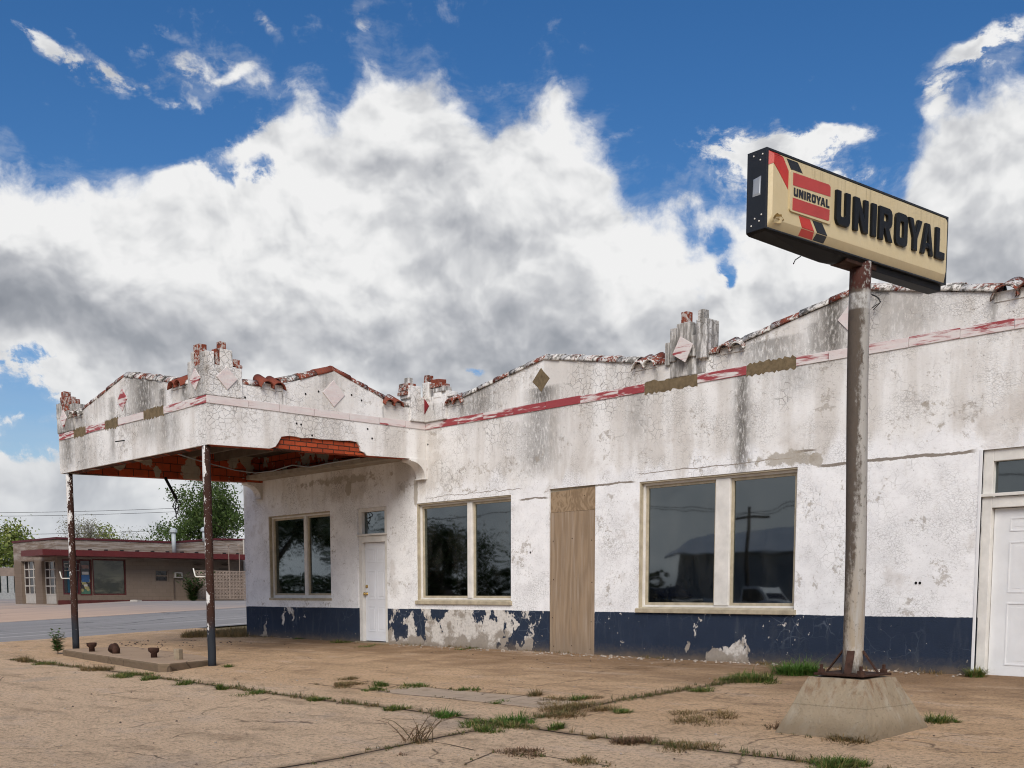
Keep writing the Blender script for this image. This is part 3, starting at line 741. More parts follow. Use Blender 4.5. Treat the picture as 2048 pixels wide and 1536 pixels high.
# ---- stepped pilasters, each with its diamond tile
def diamond_y(px, pz, y, r, mat, par, tilt=0.0):
    m = MB(); a = [(r, 0), (0, r), (-r, 0), (0, -r)]
    ct, s_ = math.cos(tilt), math.sin(tilt); a = [(q[0] * ct - q[1] * s_, q[0] * s_ + q[1] * ct) for q in a]
    m.slab([(px + q[0], pz + q[1]) for q in a], [], lambda a_, b_, d: Vector((a_, y - .014 + d, b_)), 0, .016)
    return m.build('diamond_tile', mat, par, bevel=.003)
def diamond_x(py_, pz, x, r, mat, par):
    m = MB().slab([(py_ + q[0], pz + q[1]) for q in ((r, 0), (0, r), (-r, 0), (0, -r))], [], lambda a_, b_, d: Vector((x + .014 - d, a_, b_)), 0, .016)
    return m.build('diamond_tile', mat, par, bevel=.003)
def prongs_y(items, y, mat='stucco_pilaster', y0=-.05, dep=.17, base=None):
    """upright prongs measured on the plane at y; items (px0, px1, py_top, kind)"""
    out = []
    for px0, px1, pt, zb_, k in items:
        a, b = on_y(px0, pt, y), on_y(px1, pt, y)
        out.append((a.x, b.x, (a.z + b.z) / 2, zb_, k))
    return out
def pil(name_mat):
    return MB()
PM = 'stucco_pilaster'
# pilaster between the two long gables
m = MB().box(-10.38, -9.76, -.010, .26, 3.93, 4.30)
for x0, x1, zt in ((-10.45, -10.37, 4.42), (-10.37, -10.26, 4.60), (-10.22, -9.98, 4.63), (-9.98, -9.90, 4.45), (-9.87, -9.70, 4.63)):
    m.box(x0, x1 - .004, -.085 if x0 in (-10.22, -9.87) else -.045, .20, 4.06 + random.uniform(0, .12), zt)
P1 = m.build('pilaster', PM, st, bevel=.014, jit=.012)
for x0, x1, z0, z1 in ((-10.15, -10.04, 4.625, 4.78), (-9.86, -9.76, 4.625, 4.76)): MB().box(x0, x1, -.07, .05, z0, z1).build('brick', PM if x0 > -10 else 'brick_lump', P1, bevel=.01)
diamond_y(-10.09, 4.27, -.088, .185, 'band_pink', P1, rad(14))
MB().box(-10.38, -9.76, -.065, -.055, 3.98, 4.0).build('ledge', PM, P1) if False else None
# pilaster in the corner between canopy and long wall: half on each plane
m = MB().box(BX - .12, BX + .62, -.05, .26, 3.92, 4.34).box(BX - .24, BX + .05, -.36, .0, 3.92, 4.34)
for x0, x1, y0, y1, zt in ((BX + .0, BX + .17, -.06, .16, 4.60), (BX + .30, BX + .50, -.06, .2, 4.47), (BX - .2, BX + .05, -.40, -.14, 4.52), (BX + .50, BX + .66, -.02, .2, 4.40), (BX + .56, BX + .74, .02, .2, 4.34)):
    m.box(x0, x1, y0, y1, 4.3, zt)
P2 = m.build('pilaster', 'stucco_pilaster_light', st, bevel=.014, jit=.012)
for x0, x1, y0, y1, z0, z1, mt in ((BX + .03, BX + .15, -.05, .06, 4.60, 4.72, 'brick_lump'), (BX - .13, BX - .01, -.36, -.26, 4.52, 4.66, 'stucco_pilaster'), (BX + .22, BX + .50, -.09, .15, 4.47, 4.55, 'brick_lump'), (BX + .30, BX + .60, -.07, .1, 4.40, 4.47, 'stucco_pilaster'), (BX + .24, BX + .44, -.06, .12, 4.55, 4.62, 'clay_tile'), (BX - .22, BX + .04, -.43, -.2, 4.44, 4.50, 'brick_lump'), (BX - .23, BX + .03, -.44, -.22, 4.36, 4.42, 'brick_lump'), (BX - .22, BX + .02, -.42, -.22, 4.505, 4.56, 'brick_lump')):
    MB().box(x0, x1, y0, y1, z0, z1).build('brick', mt, P2, bevel=.008, jit=.012)
# folded diamond in that corner
cz = 4.19; r = .17
MB().add([(BX + .014, -.05 - r * 1.0, cz), (BX + .014, -.064, cz + r), (BX + .014, -.064, cz - r), (BX + .002, -.05 - r, cz), (BX + .002, -.05, cz + r), (BX + .002, -.05, cz - r)], [(0, 2, 1), (3, 4, 5), (0, 1, 4, 3), (0, 3, 5, 2)]).build('diamond_tile', 'band_pink', P2)
MB().add([(BX + r, -.064, cz), (BX + .014, -.064, cz + r), (BX + .014, -.064, cz - r), (BX + r, -.052, cz), (BX + .014, -.052, cz + r), (BX + .014, -.052, cz - r)], [(0, 1, 2), (3, 5, 4), (0, 3, 4, 1), (0, 2, 5, 3)]).build('diamond_tile', 'diamond_red', P2)
# outer corner pilaster of the canopy
m = MB().box(BX - .56, BX + .02, CY - .02, CY + .60, 3.92, 4.38)
for x0, x1, y0, y1, zt in ((BX - .56, BX - .44, CY - .022, CY + .12, 4.47), (BX - .44, BX - .34, CY - .022, CY + .14, 4.60), (BX - .16, BX + .022, CY - .022, CY + .13, 4.57), (BX - .16, BX + .024, CY + .22, CY + .44, 4.63)):
    m.box(x0, x1, y0, y1, 4.3, zt)
P3 = m.build('pilaster', 'stucco_pilaster_light', st, bevel=.014, jit=.012)
for x0, x1, y0, y1, z0, z1 in ((BX - .36, BX - .19, CY - .015, CY + .12, 4.38, 4.70), (BX - .20, BX - .13, CY, CY + .12, 4.38, 4.60), (BX - .12, BX + .02, CY + .16, CY + .225, 4.38, 4.62), (BX - .11, BX + .0, CY + .24, CY + .345, 4.63, 4.74), (BX - .13, BX + .022, CY + .45, CY + .56, 4.40, 4.50), (BX - .13, BX + .022, CY + .50, CY + .61, 4.375, 4.425), (BX - .47, BX - .435, CY - .015, CY + .1, 4.38, 4.475)):
    MB().box(x0, x1, y0, y1, z0, z1).build('brick', 'brick_lump', P3, bevel=.008, jit=.01)
diamond_y(BX - .30, 4.185, CY - .022, .165, 'band_pink', P3)
diamond_x(CY + .33, 4.20, BX + .022, .175, 'band_pale', P3)
# far corner pilaster of the canopy
m = MB().box(CXL - .02, CXL + .80, CY - .02, CY + .55, 3.92, 4.30)
for x0, x1, y0, y1, zt in ((CXL - .022, CXL + .14, CY - .022, CY + .16, 4.48), (CXL + .14, CXL + .24, CY - .022, CY + .12, 4.42), (CXL + .62, CXL + .81, CY - .022, CY + .15, 4.40), (CXL - .02, CXL + .1, CY + .25, CY + .5, 4.52)):
    m.box(x0, x1, y0, y1, 4.2, zt)
P4 = m.build('pilaster', PM, st, bevel=.014, jit=.012)
for x0, x1, z0, z1 in ((CXL + .20, CXL + .52, 4.30, 4.47), (CXL + .16, CXL + .40, 4.47, 4.58), (CXL + .22, CXL + .36, 4.58, 4.67), (CXL + .44, CXL + .60, 4.40, 4.55), (CXL + .66, CXL + .78, 4.40, 4.49)):
    MB().box(x0, x1, CY - .01, CY + .12, z0, z1).build('brick', 'brick_lump', P4, bevel=.008, jit=.01)
diamond_y(CXL + .33, 4.17, CY - .022, .165, 'band_pink', P4)
# one more pilaster beyond the right edge of the photo
m = MB().box(-4.35, -3.7, -.06, .26, 3.92, 4.34)
for x0, x1, zt in ((-4.36, -4.2, 4.5), (-4.18, -3.92, 4.68), (-3.9, -3.72, 4.6)): m.box(x0, x1, -.07, .22, 4.3, zt)
m.build('pilaster', PM, st, bevel=.014, jit=.012)
# diamonds on the gables
diamond_y(-18.86, 4.205, CY, .185, 'band_red', st); diamond_x(-1.92, 4.2, BX, .215, 'band_pale', st)
MB().slab([(-12.983 + a, 4.265 + b) for a, b in ((.195, .0), (.06, .12), (0, .185), (-.12, .07), (-.195, -.005), (-.07, -.11), (.005, -.185), (.11, -.08))], [], lambda a, b, d: Vector((a, d, b)), -.003, .002).build('mortar_gap', 'mortar_brown', st)
diamond_y(-7.55, 4.27, 0, .20, 'band_pale', st)

# ---- windows
def window(x0, x1, z0, z1, mull, mw, sill=True):
    """frame set .10 back in the opening, two panes with stops"""
    w = MB(); yb0, yb1 = .07, .15; t = .055
    w.box(x0 + .002, x0 + t, yb0, yb1, z0 + .002, z1 - .002).box(x1 - t, x1 - .002, yb0, yb1, z0 + .002, z1 - .002)
    w.box(x0 + t, x1 - t, yb0, yb1, z1 - t, z1 - .002).box(x0 + t, x1 - t, yb0, yb1, z0 + .002, z0 + t)
    fr = w.build('window', 'frame_cream', st, bevel=.005)
    MB().box(mull - mw / 2, mull + mw / 2, yb0 - .012, yb1, z0 + t, z1 - t).build('mullion', 'frame_cream', fr, bevel=.006)
    for a, b in ((x0 + t, mull - mw / 2), (mull + mw / 2, x1 - t)):
        s = .038; q = MB(); ya, yz = .095, .135
        q.box(a, a + s, ya, yz, z0 + t, z1 - t).box(b - s, b, ya, yz, z0 + t, z1 - t).box(a + s, b - s, ya, yz, z1 - t - s, z1 - t).box(a + s, b - s, ya, yz, z0 + t, z0 + t + s)
        q.build('sash', 'frame_tan', fr, bevel=.004)
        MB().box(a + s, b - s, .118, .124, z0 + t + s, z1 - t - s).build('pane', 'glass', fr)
    # outer weathered trim on jamb, head
    MB().box(x0 + .001, x0 + .022, .012, .069, z0 + .002, z1 - .022).box(x0 + .001, x1 - .001, .012, .069, z1 - .022, z1 - .001).build('trim', 'frame_tan', fr)
    if sill: MB().slab([(.069, z0 + .03), (-.035, z0 + .002), (-.035, z0 - .055), (.0, z0 - .06), (.069, z0 - .06)], [], lambda a, b, d: Vector((x0 - .03 + d, a - .001, b)), 0, x1 - x0 + .06).build('sill', 'frame_tan', fr, bevel=.006)
    return fr
window(*WIN['a'], on_y(606, 1100).x, .10, False); window(*WIN['b'], on_y(934, 1100).x, .12); window(*WIN['c'], on_y(1436, 1090).x + .02, .24)
MB().box(-21.30, -18.93, -.012, .066, .795, .843).build('sill', 'frame_tan', st)

# ---- doors
def door_unit(x0, x1, z0, z1, zt, name, panels, leafmat, head=.13):
    """frame with transom light over a panelled leaf"""
    fr = MB(); t = .11; y0, y1 = .03, .13
    fr.box(x0 + .002, x0 + t, y0, y1, z0, z1 - .002).box(x1 - t, x1 - .002, y0, y1, z0, z1 - .002).box(x0 + t, x1 - t, y0, y1, z1 - head, z1 - .002).box(x0 + t, x1 - t, y0, y1, zt, zt + .12)
    f = fr.build('door_frame', 'frame_cream', st, bevel=.006)
    MB().box(x0 - .02, x1 + .02, y0 - .035, y0 - .001, zt + .125, zt + .16).build('transom_bar', 'frame_cream', f, bevel=.004)
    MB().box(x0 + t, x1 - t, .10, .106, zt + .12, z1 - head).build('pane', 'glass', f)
    lf = MB().box(x0 + t + .006, x1 - t - .006, .10, .14, z0 + .012, zt - .006)
    W_, H_ = x1 - x0 - 2 * t, zt - z0
    leaf = lf.build(name, leafmat, st, bevel=.003)
    for a, b, c, d in panels:
        xa, xb_, za, zb2 = x0 + t + W_ * a, x0 + t + W_ * b, z0 + H_ * c, z0 + H_ * d
        p_ = MB(); s = .016
        # moulded ring and raised field
        p_.slab([(xa, za), (xb_, za), (xb_, zb2), (xa, zb2)], [[(xa + s, za + s), (xb_ - s, za + s), (xb_ - s, zb2 - s), (xa + s, zb2 - s)]], lambda a_, b_, e: Vector((a_, .0995 - e, b_)), 0, .005)
        p_.box(xa + .05, xb_ - .05, (.0955 if len(panels) > 3 else .0985), .1005, za + .05, zb2 - .05)
        p_.build('door_panel', leafmat, leaf, bevel=.004)
    return leaf
six = [(.12, .46, .80, .94), (.54, .88, .80, .94), (.12, .46, .43, .72), (.54, .88, .43, .72), (.12, .46, .10, .36), (.54, .88, .10, .36)]
d1 = door_unit(*D1, 1.90, 'door', six, 'door_white', .07)
for zz, r in ((1.07, .025), (.93, .031)):
    MB().lathe([(.012, 0), (.03, .002), (.03, .01), (.012, .016), (.012, .04), (r * .8, .046), (r, .062), (r * .85, .078), (r * .4, .086)] if zz < 1 else [(.03, 0), (.032, .004), (.03, .02), (.018, .026)], 14, (D1[0] + .165, .10, zz), Matrix.Rotation(rad(90), 3, 'X')).build('door_knob' if zz < 1 else 'deadbolt', 'brass', d1, smooth=True)
MB().box(D1[0] - .05, D1[1] + .03, -.06, .02, -.10, .02).build('door_step', 'concrete_pedestal', st, bevel=.01)
wide = [(.12, .47, .855, .875), (.53, .88, .855, .875), (.08, .94, .80, .835), (.06, .94, .42, .49), (.06, .94, .10, .15)]
d2 = door_unit(*D2, 1.885, 'door', [(.09, .91, .86, .94), (.09, .91, .50, .80), (.09, .91, .07, .44)], 'door_old_white')
MB().box(D2[0] - .035, D2[0] + .0, -.008, .03, .0, D2[3] + .01).build('door_casing', 'door_old_white', st, bevel=.004)
# boarded doorway
x0, x1, z0, z1 = PLY
zt = on_y(1145, 1022).z
MB().slab([(x0 + .012, zt), (x1 - .008, zt), (x1 - .01, z1 - .02), (x0 + .012, z1 - .055)], [], fy, .02, .038).build('plywood_sheet', 'plywood_swirl', st)
MB().slab([(x0 + .008, -.06), (x1 - .012, -.06), (x1 - .008, zt - .004), (x0 + .012, zt - .004)], [], fy, .014, .034).build('plywood_sheet', 'plywood', st)
for k, (fx_, fz) in enumerate(((.08, 1.75), (.5, 1.78), (.92, 1.74), (.09, 1.15), (.93, 1.10), (.07, .55), (.92, .5), (.1, .1), (.5, .12), (.9, .08), (.3, 1.98), (.75, 2.42))):
    MB().lathe([(.008, 0), (.010, .003), (.004, .005)], 7, (x0 + (x1 - x0) * fx_, .0195 if fz > 1.9 else .0135, fz), Matrix.Rotation(rad(90), 3, 'X')).build('nail_head', 'rusty_iron', st)
MB().box(x0 + .001, x0 + .05, .045, .14, -.1, z1 - .001).box(x1 - .05, x1 - .001, .045, .14, -.1, z1 - .001).box(x0 + .05, x1 - .05, .045, .14, z1 - .06, z1 - .001).build('door_frame', 'frame_tan', st)

# ---- wire and broken conduit under the canopy
pth = [on_y(360, 882 + 40, -3.6) for _ in ()]
wp_ = []
for px, py, yy in ((356, 908, -2.6), (410, 925, -1.6), (470, 940, -.9), (510, 946, -.45), (545, 942, -.42), (585, 930, -.42), (620, 934, -.42), (660, 926, -.42), (720, 916, -.42)):
    wp_.append(on_y(px, py, yy))
MB().tube(wp_, .013, 6).build('electric_wire', 'pipe_grey', st, smooth=True)
a0, a1 = on_y(312, 921, -2.2), on_y(353, 998, -2.2)
pipe = MB().tube([a0 + (a0 - a1) * .25, a0, a1], .03, 8).build('conduit', 'black_metal', st, smooth=True)
for k, (dx, dl) in enumerate(((-6, 30), (-2, 42), (4, 36), (8, 22))):
    q = [a1]
    for j in range(1, 6):
        q.append(on_y(353 + dx * math.sin(j * .8) * 1.2 + (j - 2.5) * dx * .15, 998 + dl * j / 5, -2.2))
    MB().tube(q, .010, 5).build('loose_wire', 'wire_black', pipe)
MB().tube([on_x(1500, 0, 0) * 0 + on_y(1742, 588, -.02), on_y(1752, 592, -.08), on_y(1762, 604, -.16), on_y(1752, 610, -.12), on_y(1744, 616, -.03)], .006, 5).tube([on_y(1744, 590, -.02), on_y(1758, 596, -.1), on_y(1760, 606, -.12), on_y(1746, 620, -.02)], .005, 5).build('loose_wire', 'wire_black', st)
# holes and nails in the plaster
for px, py, pl in ((490, 795, 'x'), (611, 788, 'x'), (637, 783, 'x'), (703, 790, 'x'), (723, 801, 'x'), (593, 847, 'x'), (602, 849, 'x'), (624, 871, 'x'), (735, 858, 'x'), (744, 877, 'x'), (1832, 1166, 'y'), (1840, 1166, 'y'), (857, 826, 'y'), (856, 889, 'y'), (1061, 1105, 'y')):
    q = on_x(px, py, BX) if pl == 'x' else on_y(px, py, 0)
    MB().lathe([(.016, 0), (.018, .004), (.010, .006)], 8, q, Matrix.Rotation(rad(90), 3, 'Y' if pl == 'x' else 'X')).build('screw_hole', 'black_metal', st)
q = on_y(250, 880, CY); MB().tube([q + Vector((0, .03, 0)), q + Vector((-.1, -.13, -.03))], .011, 6).build('bracket_stub', 'black_metal', st)

# ---- canopy posts
ISZ = -.10
for nm, x, y, z0, mt, hook in (('a', -16.06, -4.15, -.24, 'post_brown', 1.19), ('b', -21.5, -4.12, ISZ - .02, 'post_flaking', 1.22)):
    m = MB(); r = .063; n = 18; hh = 26
    top = 3.18
    m.tube([(x + .004 * math.sin(k), y, z0 + (top - z0) * k / hh) for k in range(hh + 1)], r, n)
    po = m.build('canopy_post', mt, st, smooth=True)
    po['label'] = 'near canopy post, dark rust brown with few white flakes' if nm == 'a' else 'far canopy post with more white paint left on it'
    lx = R_ * -1
    MB().tube([Vector((x, y, hook)) + lx * .05, Vector((x, y, hook)) + lx * .21, Vector((x, y, hook + .015)) + lx * .225, Vector((x, y, hook + .13)) + lx * .25], .011, 6).build('hose_hook', 'frame_cream', po, smooth=True)

# ------------------------------------------------------------------ pole sign
SX, SY = -4.9, -4.26
sg = thing('pole_sign', (SX, SY, gz(SX, SY)), 'cream box sign with raised black lettering on a rusty pole and tapered concrete pedestal', 'sign')
PS = .069; SL_, SH, SD = 2.40, .555, .17
sc_ = Vector((-4.923, -4.404, 3.806))
lx = Vector((math.sin(PS), math.cos(PS), 0)); nx = Vector((math.cos(PS), -math.sin(PS), 0)); uz = Vector((0, 0, 1))
so_ = sc_ - lx * SL_ / 2 - uz * SH / 2 + nx * SD / 2
sf = lambda a, b, d: so_ + lx * a + uz * b + nx * d
# pedestal: truncated pyramid
g0 = gz(SX, -4.3) - .06
bx0, bx1, by0, by1 = -5.34, -4.43, -4.75, -3.77; zt_ = .245; h = .25
cxp, cyp = -4.905, -4.255
vs = [(bx0, by0, g0), (bx1, by0, g0), (bx1, by1, g0 + .03), (bx0, by1, g0 + .03), (cxp - h, cyp - h, zt_), (cxp + h, cyp - h, zt_), (cxp + h, cyp + h, zt_), (cxp - h, cyp + h, zt_)]
ped = MB().add(vs, [(0, 3, 2, 1), (4, 5, 6, 7), (0, 1, 5, 4), (1, 2, 6, 5), (2, 3, 7, 6), (3, 0, 4, 7)])
me = ped.mesh('pedestal')
bm = bmesh.new(); bm.from_mesh(me); bmesh.ops.subdivide_edges(bm, edges=bm.edges, cuts=14, use_grid_fill=True)
for q in bm.verts:
    q.co += mnoise.noise_vector(q.co * 4.0) * .012 + mnoise.noise_vector(q.co * 15.0) * .004
bm.to_mesh(me); bm.free()
link('pedestal', me, 'concrete_pedestal', sg)
bp = MB().box(cxp - .225, cxp + .225, cyp - .225, cyp + .225, zt_ + .012, zt_ + .032).build('base_plate', 'rusty_iron', sg, bevel=.004, jit=.006)
for a, b in ((-1, -1), (1, -1), (1, 1), (-1, 1)):
    c = (cxp + a * .18, cyp + b * .18, zt_ + .032)
    MB().lathe([(.033, 0), (.033, .03), (.016, .031), (.016, .065), (.012, .068)], 6, c).build('anchor_bolt', 'rusty_iron', bp)
px_, py_ = -4.905, -4.258
pole = MB().tube([(px_ + .010 * math.sin(k * .3) + (k / 20) * -.02 * 0, py_ - (k / 20) * .06, zt_ + .03 + (3.50 - zt_) * k / 20) for k in range(21)], .083, 24).build('pole', 'sign_pole', sg, smooth=True)
for ang in (200, 290, 20, 110):
    d_ = Vector((math.cos(rad(ang)), math.sin(rad(ang)), 0)); s_ = Vector((-d_.y, d_.x, 0)) * .03
    b0 = Vector((px_, py_, zt_ + .035)); a = b0 + d_ * .20; b = b0 + d_ * .078 + Vector((0, 0, .17)); c = b + Vector((0, 0, .02)) ; t_ = d_ * .012
    MB().add([a - s_, a + s_, b + s_, b - s_, a - s_ + t_, a + s_ + t_, b + s_ + t_ * .6 + Vector((0, 0, .012)), b - s_ + t_ * .6 + Vector((0, 0, .012))], [(0, 1, 2, 3), (4, 7, 6, 5), (0, 4, 5, 1), (1, 5, 6, 2), (2, 6, 7, 3), (3, 7, 4, 0)]).build('gusset', 'rusty_iron', bp)
# cabinet: open-faced black sheet-metal box
T = .022
cabm = MB()
def cbox(a0, a1, b0, b1, d0, d1, m=cabm):
    vs = [sf(a, b, d) for d in (d0, d1) for b in (b0, b1) for a in (a0, a1)]
    m.add(vs, [(0, 2, 3, 1), (4, 5, 7, 6), (0, 1, 5, 4), (2, 6, 7, 3), (0, 4, 6, 2), (1, 3, 7, 5)]); return m
cbox(0, T, 0, SH, -SD, .006); cbox(SL_ - T, SL_, 0, SH, -SD, .006); cbox(T, SL_ - T, SH - T * .7, SH, -SD, .006); cbox(T, SL_ - T, 0, T * .55, -SD, .004); cbox(T, SL_ - T, T * .55, SH - T * .7, -SD, -SD + .02)
cabo = cabm.build('cabinet', 'sign_cabinet', sg, bevel=.003)
# sagging bottom tray
MB().add([sf(.0, -.002, 0.002), sf(1.28, -.002, .002), sf(1.28, -.002, -SD), sf(0, -.002, -SD), sf(.02, -.012, -.012), sf(1.24, -.02, -.02), sf(1.24, -.03, -SD + .01), sf(.02, -.02, -SD + .01), sf(.85, -.055, -SD + .02)],
         [(0, 1, 2, 3), (4, 5, 1, 0), (5, 6, 2, 1), (3, 7, 4, 0), (4, 7, 8, 5), (5, 8, 6), (7, 3, 2, 6, 8)]).build('bottom_tray', 'black_metal', cabo)
cbox(1.30, SL_ - .02, -.05, -.003, -SD + .02, -.03, MB()).build('bottom_rail', 'black_metal', cabo, bevel=.003)
cbox(1.02, 1.42, -.045, -.004, -SD + .0, -.02, MB()).build('saddle', 'rusty_iron', cabo, bevel=.003)
for a, b in ((-.11, .51), (-.06, .50), (-.03, .04), (-.09, .05), (-.05, .07), (-.1, .09)):
    pass
MB().add([sf(-.004, .255, -.05), sf(-.004, .255, -.105), sf(-.004, .345, -.10), sf(-.004, .35, -.055), sf(-.001, .24, -.045), sf(-.001, .24, -.115), sf(-.001, .36, -.11), sf(-.001, .37, -.04)], [(0, 1, 2, 3), (4, 7, 6, 5), (0, 4, 5, 1), (1, 5, 6, 2), (2, 6, 7, 3), (3, 7, 4, 0)]).build('sticker', 'pipe_grey', cabo)
for (b_, d_) in ((.515, -.03), (.52, -.11), (.48, -.05), (.04, -.12), (.06, -.05), (.085, -.09), (.10, -.03)):
    c = sf(-.001, b_, d_); MB().lathe([(.006, 0), (.006, .003), (.003, .005)], 8, c, Matrix.Rotation(rad(90), 3, 'X')).build('rivet', 'frame_cream', cabo)
# moulded face: dished pan with sloping border and raised field
fm = MB(); b0, b1 = .035, .055
o_ = [(T, T * .55), (SL_ - T, T * .55), (SL_ - T, SH - T * .7), (T, SH - T * .7)]
i_ = [(.055, .075), (SL_ - .06, .075), (SL_ - .06, SH - .045), (.055, SH - .045)]
def roundrect(x0, z0, x1, z1, r, n=5):
    pts = []
    for cx, cz_, a0 in ((x1 - r, z0 + r, -90), (x1 - r, z1 - r, 0), (x0 + r, z1 - r, 90), (x0 + r, z0 + r, 180)):
        for k in range(n + 1): a = rad(a0 + 90 * k / n); pts.append((cx + r * math.cos(a), cz_ + r * math.sin(a)))
    return pts
ro, ri = roundrect(T, T * .55, SL_ - T, SH - T * .7, .012), roundrect(.050, .070, SL_ - .05, SH - .04, .03)
N = len(ro)
vs = [sf(a, b, -.004) for a, b in ro] + [sf(a, b, .026) for a, b in ri] + [sf(a, b, -.012) for a, b in ro]
fs = [(k, (k + 1) % N, N + (k + 1) % N, N + k) for k in range(N)] + [tuple(range(N, 2 * N))] + [(k, 2 * N + k, 2 * N + (k + 1) % N, (k + 1) % N) for k in range(N)]
face = fm.add(vs, fs).build('sign_face', 'sign_cream', sg)
FD = .026
def decal(name, poly, mat, d0=FD - .002, d1=FD + .003, holes=[], bev=0.0):
    return MB().slab(poly, holes, sf, d0, d1).build(name, mat, face, bevel=bev)
# chevron bars above and below the badge
decal('red_bar', [(.055, .514), (.155, .514), (.222, .432), (.222, .302), (.118, .398), (.055, .45)], 'sign_red', bev=.002)
MB().add([sf(.024, .537, .002), sf(.125, .537, .002), sf(.155, .512, .031), sf(.052, .512, .031), sf(.024, .44, .003), sf(.052, .452, .031)], [(0, 3, 2, 1), (0, 4, 5, 3)]).build('red_bar', 'sign_red', face, fixn=False)
decal('black_bar', [(.196, .514), (.325, .514), (.388, .449), (.250, .449)], 'sign_ink', bev=.002)
decal('red_bar', [(.352, .148), (.482, .148), (.540, .073), (.392, .073)], 'sign_red', bev=.002)
MB().add([sf(.392, .073, .0275), sf(.540, .073, .0275), sf(.552, .020, .0005), sf(.385, .020, .0005)], [(0, 3, 2, 1)]).build('red_bar', 'sign_red', face, fixn=False)
decal('black_bar', [(.514, .149), (.632, .149), (.700, .073), (.575, .073)], 'sign_ink', bev=.002)
MB().add([sf(.575, .073, .0275), sf(.700, .073, .0275), sf(.690, .020, .0005), sf(.556, .020, .0005)], [(0, 3, 2, 1)]).build('black_bar', 'sign_ink', face, fixn=False)
badge = decal('badge', roundrect(.232, .156, .722, .444, .02), 'sign_cream', FD - .002, FD + .012, bev=.004)
BD = FD + .012
decal('red_stripe', [(.262, .428), (.690, .436), (.708, .422), (.710, .354), (.262, .340)], 'sign_red_pale', BD - .002, BD + .002)
decal('red_stripe', [(.262, .254), (.705, .258), (.702, .186), (.690, .176), (.262, .168)], 'sign_red_pale', BD - .002, BD + .002)
# block lettering, drawn in a unit cell: (outer, holes)
c = .13
def oct_(x0, z0, x1, z1, cx, cz): return [(x0 + cx, z0), (x1 - cx, z0), (x1 - cx * .3, z0 + cz * .3), (x1, z0 + cz), (x1, z1 - cz), (x1 - cx * .3, z1 - cz * .3), (x1 - cx, z1), (x0 + cx, z1), (x0 + cx * .3, z1 - cz * .3), (x0, z1 - cz), (x0, z0 + cz), (x0 + cx * .3, z0 + cz * .3)]
GLY = {
 'U': ([(0, 1), (0, .17), (.07, .05), (.2, 0), (.8, 0), (.93, .05), (1, .17), (1, 1), (.66, 1), (.66, .3), (.62, .26), (.38, .26), (.34, .3), (.34, 1)], []),
 'N': ([(0, 0), (.32, 0), (.32, .50), (.62, 0), (1, 0), (1, 1), (.68, 1), (.68, .50), (.38, 1), (0, 1)], []),
 'I': ([(0, 0), (1, 0), (1, 1), (0, 1)], []),
 'R': ([(0, 0), (.33, 0), (.33, .36), (.40, .36), (.64, 0), (1.02, 0), (.74, .385), (.88, .44), (.96, .56), (.96, .84), (.88, .95), (.74, 1), (0, 1)], [[(.33, .58), (.56, .58), (.62, .63), (.62, .75), (.56, .79), (.33, .79)]]),
 'O': (oct_(0, 0, 1, 1, .2, .17), [list(reversed(oct_(.34, .25, .66, .75, .07, .05)))]),
 'Y': ([(.34, 0), (.66, 0), (.66, .40), (1, 1), (.66, 1), (.5, .64), (.34, 1), (0, 1), (.34, .40)], []),
 'A': ([(0, 0), (.30, 0), (.355, .20), (.645, .20), (.70, 0), (1, 0), (.68, 1), (.32, 1)], [[(.41, .38), (.5, .74), (.59, .38)]]),
 'L': ([(0, 0), (1, 0), (1, .25), (.44, .25), (.44, 1), (0, 1)], [])}
def letter(ch, x0, x1, z0, z1, d0, d1, mat, bev, slant=.0):
    o, hs_ = GLY[ch]
    f = lambda q: (x0 + (x1 - x0) * q[0] + slant * (q[1] - .5), z0 + (z1 - z0) * q[1])
    return MB().slab([f(q) for q in o], [[f(q) for q in h_] for h_ in hs_], sf, d0, d1).build('letter', mat, face, bevel=bev)
for ch, x0, x1 in (('U', .778, .958), ('N', 1.004, 1.196), ('I', 1.238, 1.308), ('R', 1.340, 1.526), ('O', 1.568, 1.736), ('Y', 1.748, 1.952), ('A', 1.936, 2.124), ('L', 2.152, 2.296)):
    letter(ch, x0, x1, .172, .422, FD - .003, FD + .022, 'sign_black', .011)
for ch, x0, x1 in (('U', .272, .322), ('N', .331, .385), ('I', .394, .413), ('R', .422, .474), ('O', .483, .533), ('Y', .536, .596), ('A', .590, .648), ('L', .655, .700)):
    letter(ch, x0, x1, .268, .326, BD - .002, BD + .003, 'sign_ink', 0.0)
# torn corner of the plastic
MB().add([sf(.055, .04, .028), sf(.085, .085, .032), (sf(.14, .098, .034)), sf(.165, .09, .032), sf(.15, .055, .028), sf(.10, .05, .014)], [(0, 5, 1), (1, 5, 2), (2, 5, 4), (2, 4, 3), (0, 4, 5)]).build('torn_plastic', 'sign_cream', face, fixn=False)
decal('torn_hole', [(.060, .074), (.078, .098), (.105, .118), (.13, .112), (.152, .118), (.160, .100), (.185, .086), (.170, .074)], 'torn_brown', FD - .001, FD + .002)
MB().tube([sf(.62, -.05, -SD + .02), sf(.58, -.08, -SD), sf(.57, -.11, -SD - .01)], .004, 5).build('loose_wire', 'wire_black', cabo)

